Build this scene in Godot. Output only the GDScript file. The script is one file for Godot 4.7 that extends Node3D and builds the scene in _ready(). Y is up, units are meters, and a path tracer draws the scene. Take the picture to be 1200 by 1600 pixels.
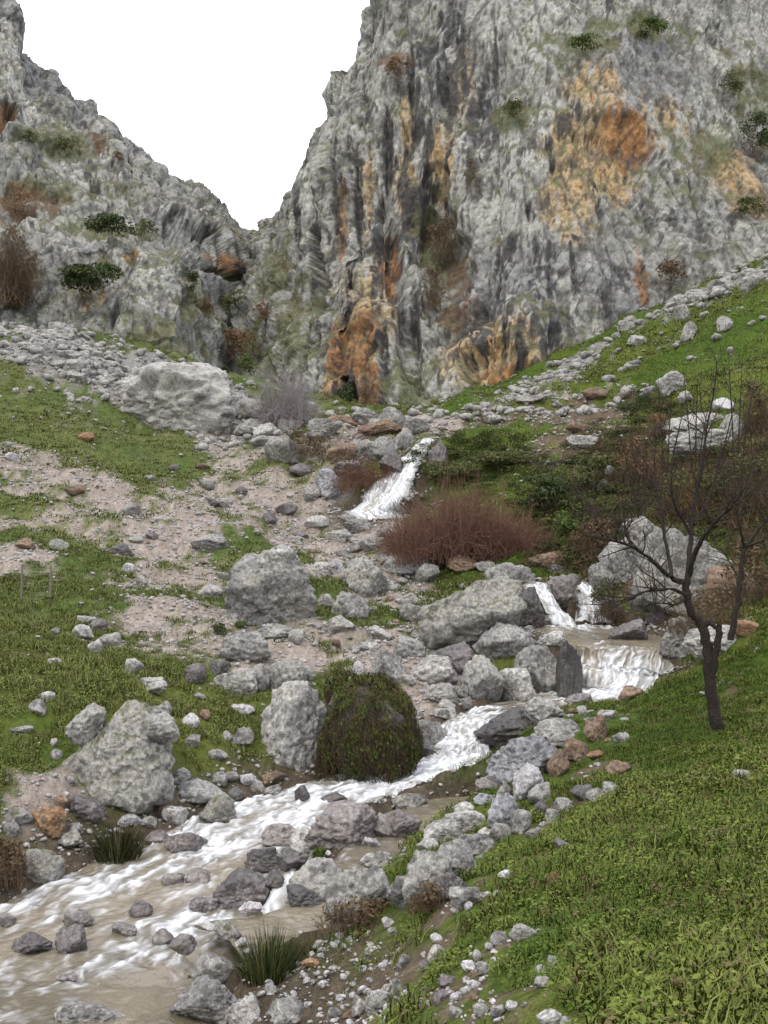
extends Node3D
# A rocky gorge with a stream: ground, two limestone cliffs, a stepped stream with waterfalls, boulders, shrubs, grass.

const LENS := 1537.0          # focal length of the photograph in its own pixels (1200 x 1600)
var eye := Vector3(0, 1.6, 0)
var look := Basis(Vector3.RIGHT, deg_to_rad(2.24))
var rng := RandomNumberGenerator.new()
var used := {}

# ------------------------------------------------------------------ helpers: scene tree
func numbered(called: String) -> String:
	var k: int = used.get(called, 0)
	used[called] = k + 1
	return called if k == 0 else "%s_%03d" % [called, k]

func tag(o: Node, label := "", category := "", group := "", kind := "") -> Node:
	if label: o.set_meta("label", label)
	if category: o.set_meta("category", category)
	if group: o.set_meta("group", group)
	if kind: o.set_meta("kind", kind)
	return o

func put(called: String, mesh: Mesh, mat: Material, parent: Node = null) -> MeshInstance3D:
	var o := MeshInstance3D.new()
	o.mesh = mesh
	if mat: o.material_override = mat
	if parent == null:
		o.name = numbered(called)
		add_child(o, true)
	else:
		o.name = called
		parent.add_child(o, true)
	return o

func base(called: String, where: Vector3) -> Node3D:
	var o := Node3D.new()
	o.name = numbered(called)
	o.position = where
	add_child(o, true)
	return o

# ------------------------------------------------------------------ helpers: geometry
func at(px: float, py: float, d: float) -> Vector3:
	var dir := look * Vector3((px - 600.0) / LENS, (800.0 - py) / LENS, -1.0)
	return eye + dir * (d / -dir.z)

func grid_mesh(p: PackedVector3Array, rows: int, cols: int, colors: PackedColorArray) -> ArrayMesh:
	var n := PackedVector3Array()
	n.resize(rows * cols)
	for r in rows:
		var up := mini(r + 1, rows - 1) * cols
		var dn := maxi(r - 1, 0) * cols
		for c in cols:
			var e := p[r * cols + mini(c + 1, cols - 1)] - p[r * cols + maxi(c - 1, 0)]
			n[r * cols + c] = e.cross(p[up + c] - p[dn + c]).normalized()
	var idx := PackedInt32Array()
	idx.resize((rows - 1) * (cols - 1) * 6)
	var k := 0
	for r in rows - 1:
		for c in cols - 1:
			var a := r * cols + c
			idx[k] = a
			idx[k + 1] = a + cols + 1
			idx[k + 2] = a + 1
			idx[k + 3] = a
			idx[k + 4] = a + cols
			idx[k + 5] = a + cols + 1
			k += 6
	return arrays_mesh(p, n, colors, idx)

func arrays_mesh(p: PackedVector3Array, n: PackedVector3Array, colors: PackedColorArray, idx: PackedInt32Array) -> ArrayMesh:
	var a := []
	a.resize(Mesh.ARRAY_MAX)
	a[Mesh.ARRAY_VERTEX] = p
	a[Mesh.ARRAY_NORMAL] = n
	if colors.size(): a[Mesh.ARRAY_COLOR] = colors
	a[Mesh.ARRAY_INDEX] = idx
	var m := ArrayMesh.new()
	m.add_surface_from_arrays(Mesh.PRIMITIVE_TRIANGLES, a)
	return m

class Bag:      # collects triangles with smooth or given normals
	var p := PackedVector3Array()
	var n := PackedVector3Array()
	var c := PackedColorArray()
	var i := PackedInt32Array()
	func quad(a: Vector3, b: Vector3, d: Vector3, e: Vector3, nn: Vector3, col: Color) -> void:
		var k := p.size()
		p.append_array(PackedVector3Array([a, b, d, e]))
		n.append_array(PackedVector3Array([nn, nn, nn, nn]))
		c.append_array(PackedColorArray([col, col, col, col]))
		if (b - a).cross(d - a).dot(nn) >= 0: i.append_array(PackedInt32Array([k, k + 2, k + 1, k, k + 3, k + 2]))
		else: i.append_array(PackedInt32Array([k, k + 1, k + 2, k, k + 2, k + 3]))
	func tri(a: Vector3, b: Vector3, d: Vector3, nn: Vector3, col: Color) -> void:
		var k := p.size()
		p.append_array(PackedVector3Array([a, b, d]))
		n.append_array(PackedVector3Array([nn, nn, nn]))
		c.append_array(PackedColorArray([col, col, col]))
		if (b - a).cross(d - a).dot(nn) >= 0: i.append_array(PackedInt32Array([k, k + 2, k + 1]))
		else: i.append_array(PackedInt32Array([k, k + 1, k + 2]))
	func tube(pts: Array, radii: Array, sides: int, col: Color) -> void:
		var start := p.size()
		var last: int = pts.size() - 1
		for s in pts.size():
			var a: Vector3 = pts[maxi(s - 1, 0)]
			var b: Vector3 = pts[mini(s + 1, last)]
			var t := (b - a).normalized()
			var u := t.cross(Vector3.RIGHT if absf(t.x) < 0.8 else Vector3.FORWARD).normalized()
			var v := t.cross(u)
			for k in sides:
				var w := TAU * k / sides
				var o := u * cos(w) + v * sin(w)
				p.append(pts[s] + o * radii[s])
				n.append(o)
				c.append(col)
		for s in last:
			for k in sides:
				var a := start + s * sides + k
				var b := start + s * sides + (k + 1) % sides
				i.append_array(PackedInt32Array([a, a + sides, b, b, a + sides, b + sides]))

func bag_mesh(b: Bag) -> ArrayMesh:
	return arrays_mesh(b.p, b.n, b.c, b.i)

func noise(s: int, freq: float, octaves := 4, kind := FastNoiseLite.TYPE_SIMPLEX_SMOOTH, fractal := FastNoiseLite.FRACTAL_FBM) -> FastNoiseLite:
	var f := FastNoiseLite.new()
	f.seed = s
	f.frequency = freq
	f.noise_type = kind
	f.fractal_type = fractal if octaves > 1 else FastNoiseLite.FRACTAL_NONE
	f.fractal_octaves = octaves
	return f

func cells(s: int, freq: float) -> FastNoiseLite:
	var f := noise(s, freq, 1, FastNoiseLite.TYPE_CELLULAR)
	f.cellular_return_type = FastNoiseLite.RETURN_DISTANCE2_SUB
	f.cellular_jitter = 1.0
	f.domain_warp_enabled = true
	f.domain_warp_amplitude = 0.3 / freq
	f.domain_warp_frequency = freq * 0.8
	return f

# ------------------------------------------------------------------ materials
func gray_texture(size: int, layers: Array, low: float, high: float) -> ImageTexture:
	# layers: [noise, weight, contrast]; result spread over low..high (sRGB value)
	var sum := PackedFloat32Array()
	sum.resize(size * size)
	var most := 0.0
	for l in layers:
		var im: Image = l[0].get_seamless_image(size, size)
		im.convert(Image.FORMAT_L8)
		var b := im.get_data()
		var w: float = l[1]
		var g: float = l[2]
		most += absf(w)
		for k in b.size():
			var x := clampf((b[k] / 255.0 - 0.5) * g + 0.5, 0.0, 1.0)
			sum[k] += (x if w > 0 else 1.0 - x) * absf(w)
	var o := PackedByteArray()
	o.resize(size * size)
	for k in o.size():
		o[k] = int(clampf(lerpf(low, high, sum[k] / most), 0, 1) * 255.0)
	return ImageTexture.create_from_image(Image.create_from_data(size, size, false, Image.FORMAT_L8, o))

func surface(tex: Texture2D, bump: Texture2D, scale: float, relief: float, rough: float, spec := 0.35) -> StandardMaterial3D:
	var m := StandardMaterial3D.new()
	m.vertex_color_use_as_albedo = true
	m.albedo_texture = tex
	m.uv1_triplanar = true
	m.uv1_world_triplanar = true
	m.uv1_scale = Vector3.ONE * scale
	m.uv1_triplanar_sharpness = 2.0
	m.roughness = rough
	m.metallic_specular = spec
	if bump:
		m.heightmap_enabled = true
		m.heightmap_texture = bump
		m.heightmap_scale = relief
	return m

func plain(rough := 0.85, through := 0.0, spec := 0.3) -> StandardMaterial3D:
	var m := StandardMaterial3D.new()
	m.vertex_color_use_as_albedo = true
	m.roughness = rough
	m.metallic_specular = spec
	if through > 0:
		m.backlight_enabled = true
		m.backlight = Color(through, through, through)
	return m

var mat := {}

func make_materials() -> void:
	var fine := gray_texture(512, [[noise(11, 0.02, 5), 1.0, 1.6], [noise(12, 0.09, 3), 0.8, 1.8], [cells(13, 0.05), 0.5, 1.3]], 0.5, 1.16)
	var rough := gray_texture(512, [[noise(14, 0.025, 6), 1.0, 1.7], [cells(15, 0.035), 0.55, 1.4], [noise(16, 0.15, 2), 0.35, 1.6]], 0.0, 1.0)
	var cliff := gray_texture(1024, [[noise(17, 0.012, 6), 1.0, 1.8], [noise(18, 0.08, 4), 0.9, 1.9], [cells(19, 0.03), 0.5, 1.5]], 0.6, 1.12)
	mat.cliff = surface(cliff, rough, 0.2, 4.0, 0.92, 0.25)
	mat.stone = surface(fine, rough, 1.3, 0.9, 0.85, 0.3)
	mat.pebble = surface(fine, rough, 2.2, 1.0, 0.85, 0.3)
	mat.wet = surface(fine, rough, 1.3, 1.0, 0.4, 0.45)
	mat.soil = surface(gray_texture(512, [[noise(21, 0.03, 5), 1.0, 1.7], [noise(22, 0.16, 3), 0.9, 1.8]], 0.6, 1.0), rough, 0.55, 5.0, 0.95, 0.2)
	mat.leaf = plain(0.75, 0.3, 0.15)
	mat.twig = plain(0.9)
	mat.bark = surface(fine, rough, 3.0, 1.2, 0.9, 0.25)
	mat.dead = plain(0.9, 0.15)
	var w := surface(null, rough, 0.55, 1.0, 0.18, 0.42)
	mat.water = w
	var f := plain(0.45, 0.0, 0.4)
	f.transparency = BaseMaterial3D.TRANSPARENCY_ALPHA
	mat.fall = f

# ------------------------------------------------------------------ the ground
# where the ground lies: photograph column, row, and distance ahead in metres
const GROUND := [
	[1258, 1600, 3.5], [800, 1600, 4.0], [540, 1600, 4.6], [300, 1600, 6.0], [1200, 1300, 6.5], [1115, 1140, 11.0], [1200, 1000, 14.0],
	[1070, 1030, 15.5], [960, 1110, 14.0], [850, 1230, 11.0], [800, 1310, 9.3], [620, 1400, 7.8], [500, 1440, 7.3], [460, 1500, 6.6], [350, 1590, 6.0],
	[1000, 1300, 8.0], [900, 1450, 5.6], [700, 1500, 5.6], [1100, 1200, 9.5],
	[0, 1250, 10.5], [60, 1395, 9.4], [0, 1100, 13.0], [0, 940, 18.0], [0, 800, 26.0], [0, 700, 32.0], [0, 550, 42.0], [200, 650, 40.0],
	[200, 1235, 11.6], [190, 1090, 13.6], [300, 1000, 17.0], [430, 975, 18.5], [540, 1080, 15.5], [200, 900, 22.0], [300, 800, 28.0], [400, 740, 35.0], [480, 760, 33.0],
	[340, 690, 38.0], [540, 800, 31.5], [600, 880, 26.0], [700, 872, 26.0], [430, 690, 37.0], [500, 650, 44.0], [300, 660, 41.5], [100, 530, 45.0], [330, 590, 47.0],
	[600, 655, 44.0], [672, 690, 34.5], [360, 1130, 14.0], [330, 1290, 11.2], [620, 1110, 14.6], [650, 960, 20.5], [560, 930, 22.0], [640, 1020, 17.5], [760, 1040, 16.8],
	[800, 600, 43.0], [850, 590, 43.5], [1000, 505, 46.0], [1200, 410, 48.5], [950, 650, 36.0], [1100, 600, 34.0], [1200, 500, 38.0], [900, 760, 28.0], [1000, 750, 27.0], [1200, 700, 26.0],
	[750, 720, 32.5], [830, 850, 24.5], [1000, 850, 22.0], [1150, 850, 20.0], [1200, 900, 18.0], [1150, 965, 15.5], [700, 770, 30.0], [780, 790, 27.5], [950, 940, 20.6], [760, 930, 21.5],
	[-300, 1200, 11.0], [-300, 900, 20.0], [-300, 700, 34.0], [-400, 560, 44.0], [1500, 1300, 6.5], [1600, 1000, 13.0], [1500, 800, 20.0], [1500, 600, 30.0], [1500, 400, 42.0], [1500, 320, 55.0],
]
# the same for places the photograph does not reach, in metres: across, ahead, height
const BEYOND := [[0, 0, 0], [4, 0, 0.3], [-4, 0, -0.9], [0, -8, 0.2], [9, -6, 0.8], [-9, -6, -1.6], [-6, 3, -1.9], [-12, 5, -0.6], [12, 4, 1.2], [25, 8, 5], [-25, 8, 2], [30, 30, 14], [-30, 25, 9], [-36, 50, 16], [-28, -20, -1], [28, -20, 3],
	[0, 60, 10], [-20, 62, 15], [25, 62, 18], [45, 60, 28], [-50, 60, 20], [0, 90, 14], [-12, 80, 15]]
# the stream from low to high: column, row, distance, half width, drop of foam
const STREAM := [
	[-420, 1830, 5.0, 2.2, 0.05], [-60, 1640, 6.4, 1.75, 0.08], [60, 1530, 7.9, 1.5, 0.24], [185, 1430, 9.1, 1.3, 0.5], [330, 1335, 10.6, 1.05, 0.62], [460, 1258, 12.1, 0.8, 0.8],
	[600, 1213, 13.2, 0.62, 0.9], [700, 1190, 13.75, 0.6, 1.0], [722, 1155, 14.1, 0.42, 1.0], [738, 1122, 14.5, 0.42, 0.75], [800, 1104, 15.2, 0.5, 0.2], [890, 1090, 15.9, 0.72, 0.75], [945, 1078, 16.3, 0.85, 1.0],
	[955, 1045, 16.6, 0.88, 0.85], [966, 1008, 16.95, 0.86, 0.3], [960, 998, 17.7, 1.15, 0.0], [920, 986, 18.9, 1.05, 0.12], [890, 976, 19.9, 0.75, 0.9],
]
const SIDES := [
	[[886, 980, 19.75, 0.32, 1.0], [868, 955, 20.1, 0.25, 1.0], [850, 930, 20.5, 0.22, 1.0], [838, 915, 20.9, 0.28, 0.85], [836, 909, 21.6, 0.4, 0.2]],
	[[932, 974, 19.9, 0.42, 1.0], [926, 945, 20.3, 0.3, 1.0], [916, 915, 20.75, 0.22, 0.9], [906, 907, 21.4, 0.2, 0.3]],
	[[600, 815, 30.2, 1.1, 0.5], [588, 798, 30.9, 1.05, 0.9], [602, 775, 31.3, 0.9, 1.0], [622, 745, 32.0, 0.66, 1.0], [645, 712, 32.9, 0.44, 1.0], [664, 690, 33.7, 0.24, 1.0], [672, 684, 35.0, 0.25, 0.6]],
	[[745, 1248, 12.3, 0.25, 0.0], [680, 1260, 11.95, 0.42, 0.0], [620, 1287, 11.3, 0.4, 0.0], [568, 1335, 10.15, 0.3, 0.15], [500, 1405, 9.0, 0.28, 0.1], [440, 1445, 8.45, 0.4, 0.05], [350, 1462, 8.2, 0.5, 0.15]],
	[[434, 1428, 9.05, 0.2, 0.8], [440, 1395, 9.3, 0.11, 1.0], [447, 1370, 9.5, 0.1, 0.9], [452, 1352, 10.1, 0.14, 0.3]],
]
var segs := []
var seg_of := {}           # coarse cell -> indices into segs
var channel := []          # nodes as [x, distance, level, half width]
const G0 := Vector2(-70, -26)
const GS := 0.7
const GW := 200
const GH := 190
var coarse := PackedFloat32Array()
var wet_near := PackedByteArray()
var lump := noise(31, 0.22, 3)
var bump := noise(32, 1.1, 3)
var steps := noise(33, 0.5, 2)

func solve_ground() -> void:
	var p := PackedVector3Array()       # x, distance, height
	for g in GROUND:
		var v := at(g[0], g[1], g[2])
		p.append(Vector3(v.x, g[2], v.y))
	for g in BEYOND:
		p.append(Vector3(g[0], g[1], g[2]))
	var n := p.size()
	var w := n + 3
	var m := []
	for i in n:
		var row := PackedFloat64Array()
		row.resize(w + 1)
		for j in n:
			row[j] = plate(p[i].x - p[j].x, p[i].y - p[j].y)
		row[i] += 0.6
		row[n] = 1
		row[n + 1] = p[i].x
		row[n + 2] = p[i].y
		row[w] = p[i].z
		m.append(row)
	for k in 3:
		var row := PackedFloat64Array()
		row.resize(w + 1)
		for j in n:
			row[j] = [1.0, p[j].x, p[j].y][k]
		m.append(row)
	for c in w:
		var best := c
		for r in range(c + 1, w):
			if absf(m[r][c]) > absf(m[best][c]): best = r
		var swap = m[c]
		m[c] = m[best]
		m[best] = swap
		var pr: PackedFloat64Array = m[c]
		for r in range(c + 1, w):
			var row: PackedFloat64Array = m[r]
			var f := row[c] / pr[c]
			if f != 0.0:
				for k in range(c, w + 1):
					row[k] -= f * pr[k]
				m[r] = row
	var s := PackedFloat64Array()
	s.resize(w)
	for c in range(w - 1, -1, -1):
		var v: float = m[c][w]
		for k in range(c + 1, w):
			v -= m[c][k] * s[k]
		s[c] = v / m[c][c]
	coarse.resize(GW * GH)
	for j in GH:
		for i in GW:
			var x := G0.x + i * GS
			var d := G0.y + j * GS
			var h := s[n] + s[n + 1] * x + s[n + 2] * d
			for k in n:
				var q := p[k]
				var r := (x - q.x) * (x - q.x) + (d - q.y) * (d - q.y)
				if r > 1e-6: h += s[k] * r * log(r)
			coarse[j * GW + i] = h
	for list in [STREAM] + SIDES:
		var c := []
		for g in list:
			var v := at(g[0], g[1], g[2])
			c.append([v.x, g[2], v.y, g[3], g[4]])
		channel.append(c)
	wet_near.resize(GW * GH)
	for c in channel:
		for k in c.size() - 1:
			segs.append([c[k], c[k + 1]])
			for t in 8:
				var x: float = lerpf(c[k][0], c[k + 1][0], t / 7.0)
				var d: float = lerpf(c[k][1], c[k + 1][1], t / 7.0)
				var reach := int((c[k][3] + 1.6) / GS) + 2
				var ci := int((x - G0.x) / GS)
				var cj := int((d - G0.y) / GS)
				for j in range(cj - reach, cj + reach + 1):
					for i in range(ci - reach, ci + reach + 1):
						if i >= 0 and j >= 0 and i < GW and j < GH:
							var cell := j * GW + i
							wet_near[cell] = 1
							if not seg_of.has(cell): seg_of[cell] = []
							if not seg_of[cell].has(segs.size() - 1): seg_of[cell].append(segs.size() - 1)

func plate(x: float, y: float) -> float:
	var r := x * x + y * y
	return r * log(r) if r > 1e-9 else 0.0

# distance to the nearest channel in half widths, and its water level there
func to_water(x: float, d: float) -> Vector2:
	var best := Vector2(99, 0)
	var cell := int((d - G0.y) / GS) * GW + int((x - G0.x) / GS)
	if seg_of.has(cell):
		for k in seg_of[cell]:
			var a = segs[k][0]
			var b = segs[k][1]
			var ex: float = b[0] - a[0]
			var ed: float = b[1] - a[1]
			var t := clampf(((x - a[0]) * ex + (d - a[1]) * ed) / (ex * ex + ed * ed), 0, 1)
			var dx: float = x - a[0] - ex * t
			var dd: float = d - a[1] - ed * t
			var r: float = sqrt(dx * dx + dd * dd) / lerpf(a[3], b[3], t)
			if r < best.x: best = Vector2(r, lerpf(a[2], b[2], t))
	return best

func ground(x: float, z: float) -> float:
	var d := -z
	var fi := clampf((x - G0.x) / GS, 0.0, GW - 1.001)
	var fj := clampf((d - G0.y) / GS, 0.0, GH - 1.001)
	var i := int(fi)
	var j := int(fj)
	var u := fi - i
	var v := fj - j
	var k := j * GW + i
	var h := lerpf(lerpf(coarse[k], coarse[k + 1], u), lerpf(coarse[k + GW], coarse[k + GW + 1], u), v)
	var far := clampf((d - 4.0) / 30.0, 0.15, 1.0)
	h += lump.get_noise_2d(x, d) * 0.5 * far + bump.get_noise_2d(x, d) * 0.13 * (0.4 + far)
	if d > 12.0: h += steps.get_noise_2d(x * 0.35 + d * 0.2, h * 3.0) * 0.16
	if wet_near[k]:
		var w := to_water(x, d)
		if w.x < 1.05:
			h = minf(h, w.y - 0.34 * (1.05 - w.x * w.x * 0.9))
		elif w.x < 2.0:
			var t := (w.x - 1.05) / 0.95
			h = lerpf(w.y + 0.02 + bump.get_noise_2d(x * 3, d * 3) * 0.12, h, t * t * (3 - 2 * t))
	return h

# the ground, or the water where there is some
func top(x: float, z: float) -> float:
	var h := ground(x, z)
	var w := to_water(x, -z)
	return maxf(h, w.y) if w.x < 1.0 else h

func land(px: float, py: float, near := 2.6) -> Vector3:
	var d := near
	var last := near
	while d < 70.0:
		var q := at(px, py, d)
		if q.y < top(q.x, q.z):
			for k in 12:
				var mid := (last + d) / 2.0
				var c := at(px, py, mid)
				if c.y < top(c.x, c.z): d = mid
				else: last = mid
			return at(px, py, d)
		last = d
		d *= 1.018
	return at(px, py, 46.0)

# bare earth and scree: column, row, radius in metres
const BARE := [[15, 712, 1.1], [50, 728, 1.5], [95, 748, 1.6], [130, 768, 1.3], [165, 785, 1.3], [205, 815, 1.4], [250, 835, 1.6], [300, 800, 1.5], [345, 785, 1.9], [390, 768, 2.0], [435, 785, 2.1], [480, 808, 2.0], [525, 832, 1.8], [575, 850, 1.4],
	[240, 870, 1.3], [270, 905, 1.4], [290, 950, 1.4], [330, 975, 1.2], [320, 1000, 0.8], [410, 960, 1.0], [455, 1005, 1.2], [500, 1015, 1.1], [545, 1030, 0.9], [585, 1000, 0.9], [620, 990, 0.9], [350, 700, 1.1], [325, 683, 0.9], [300, 668, 0.8], [270, 650, 0.7], [380, 720, 1.0],
	[120, 803, 0.4], [80, 810, 0.35], [40, 817, 0.35], [0, 823, 0.4], [500, 900, 0.9], [520, 870, 1.2], [480, 860, 1.0], [600, 905, 1.1], [600, 940, 0.9], [640, 1110, 0.7], [660, 1090, 0.8], [700, 1060, 0.9], [660, 1020, 0.8], [570, 1000, 0.8], [80, 1240, 0.25], [60, 1268, 0.35],
	[900, 655, 2.2], [915, 690, 2.0], [880, 705, 1.4], [770, 645, 1.2], [820, 615, 1.3], [870, 590, 1.4], [910, 560, 1.0], [20, 850, 0.8], [25, 870, 0.9], [740, 1505, 0.24], [752, 1535, 0.26], [765, 1575, 0.3], [722, 1565, 0.24], [700, 1545, 0.2], [785, 1470, 0.18], [600, 1588, 0.28], [560, 1592, 0.22], [725, 1405, 0.16], [683, 1488, 0.14], [628, 1515, 0.14], [900, 1185, 0.2], [930, 1195, 0.2],
	[840, 1295, 0.2], [880, 1265, 0.25], [250, 1010, 0.7], [1020, 860, 1.2],
	[20, 500, 1.5], [60, 515, 1.7], [105, 538, 1.7], [140, 560, 1.5], [165, 582, 1.4], [200, 605, 1.3], [240, 610, 1.4], [930, 545, 0.6], [990, 512, 0.8], [1050, 468, 1.2], [1085, 445, 1.5], [1120, 425, 1.7], [1150, 408, 1.9], [1190, 395, 2.0], [560, 670, 1.6], [620, 675, 1.5], [500, 680, 1.5], [430, 670, 1.5], [250, 592, 1.8], [300, 600, 1.8], [345, 625, 1.6], [220, 585, 1.6], [380, 650, 1.3], [410, 670, 1.2], [60, 548, 1.4], [110, 575, 1.3], [700, 660, 1.0], [660, 672, 1.0]]
const TALUS := Color(0.40, 0.385, 0.36)
var bare := PackedFloat32Array()      # a quarter metre grid
var patch := noise(41, 0.5, 4)
var patch2 := noise(42, 2.6, 3)
var hue := noise(43, 0.16, 3)

func bareness(x: float, z: float) -> float:
	var fi := clampf((x + 50.0) * 4.0, 0.0, 398.0)
	var fj := clampf((5.0 - z) * 4.0, 0.0, 278.0)
	var k := int(fj) * 400 + int(fi)
	var u := fi - int(fi)
	var v := fj - int(fj)
	var b := lerpf(lerpf(bare[k], bare[k + 1], u), lerpf(bare[k + 400], bare[k + 401], u), v)
	return b + patch.get_noise_2d(x, z) * 0.75 + patch2.get_noise_2d(x, z) * 0.65 - 0.32 + smoothstep(36.0, 41.0, -z) * 0.2 * smoothstep(6.0, 2.0, x)

func ground_color(x: float, z: float, h: float, b: float) -> Color:
	var n := patch2.get_noise_2d(x + 40, z)
	var g := hue.get_noise_2d(x, z)
	var grass := Color(0.09, 0.135, 0.024).lerp(Color(0.155, 0.17, 0.042), clampf(0.4 + g * 1.3 + n * 0.5, 0, 1))
	var slope_r := Color(0.085, 0.145, 0.02).lerp(Color(0.16, 0.185, 0.04), clampf(0.35 + g + n * 0.6, 0, 1))
	var slope_l := Color(0.125, 0.17, 0.05).lerp(Color(0.20, 0.205, 0.08), clampf(0.4 + g * 1.2 + n * 0.5, 0, 1))
	grass = grass.lerp(slope_l.lerp(slope_r, smoothstep(-1.0, 3.0, x)), smoothstep(13.0, 21.0, -z))
	var earth := Color(0.52, 0.44, 0.37).lerp(Color(0.34, 0.29, 0.235), clampf(0.5 + n * 1.4, 0, 1))
	earth = earth.lerp(TALUS.lerp(Color(0.28, 0.265, 0.245), clampf(0.5 + n * 1.4, 0, 1)), smoothstep(39.0, 42.0, -z + n * 2.0))
	if x > -1.0 and (-z < 13.0 or x > 3.0) and -z < 39.0: earth = Color(0.15, 0.105, 0.07).lerp(Color(0.2, 0.16, 0.11), clampf(0.5 + n, 0, 1))
	var low := 0.06 if x > -1.0 and -z < 9.0 else 0.12
	var c := grass.lerp(earth, smoothstep(low, low + 0.28, b))
	var i := int((x - G0.x) / GS)
	var j := int((-z - G0.y) / GS)
	if i >= 0 and j >= 0 and i < GW and j < GH and wet_near[j * GW + i]:
		var w := to_water(x, -z)
		c = c.lerp(Color(0.16, 0.125, 0.085).lerp(Color(0.09, 0.075, 0.055), clampf(0.5 + n, 0, 1)), smoothstep(1.9, 1.25, w.x + n * 0.3))
	return c

func build_ground() -> void:
	bare.resize(400 * 280)
	for g in BARE:
		var v := land(g[0], g[1])
		var reach := int(g[2] * 8.0) + 1
		var ci := int((v.x + 50.0) * 4.0)
		var cj := int((5.0 - v.z) * 4.0)
		for j in range(maxi(cj - reach, 0), mini(cj + reach, 279)):
			for i in range(maxi(ci - reach, 0), mini(ci + reach, 399)):
				var dx := i / 4.0 - 50.0 - v.x
				var dz := 5.0 - j / 4.0 - v.z
				var e: float = (dx * dx + dz * dz * 0.6) / (g[2] * g[2])
				if e < 1.82: bare[j * 400 + i] = maxf(bare[j * 400 + i], 1.0 - e * 0.55)
	var rows := 470
	var cols := 331
	var p := PackedVector3Array()
	var col := PackedColorArray()
	p.resize(rows * cols)
	col.resize(rows * cols)
	for r in rows:
		var t := float(r) / (rows - 1)
		var d := -24.0 + 26.0 * t / 0.06 if t < 0.06 else 2.0 * pow(46.0, (t - 0.06) / 0.9) if t < 0.96 else 92.0 + pow((t - 0.96) / 0.04, 2.0) * 260.0
		var half := 8.0 + 0.62 * maxf(d, 0.0)
		for c in cols:
			var s := 2.0 * c / (cols - 1) - 1.0
			var a := absf(s)
			var x := signf(s) * (half * a / 0.86 if a < 0.86 else half + pow((a - 0.86) / 0.14, 1.6) * 240.0)
			var z := -d
			var h := ground(x, z)
			var out := maxf(absf(x) - 55.0, maxf(d - 100.0, -d - 20.0))
			if out > 0: h = lerpf(h, 12.0, smoothstep(0.0, 120.0, out)) + lump.get_noise_2d(x * 0.2, d * 0.2) * minf(out * 0.05, 5.0)
			p[r * cols + c] = Vector3(x, h, z)
			col[r * cols + c] = ground_color(x, z, h, bareness(x, z))
	tag(put("ground", grid_mesh(p, rows, cols, col), mat.soil), "", "", "", "structure")

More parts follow.
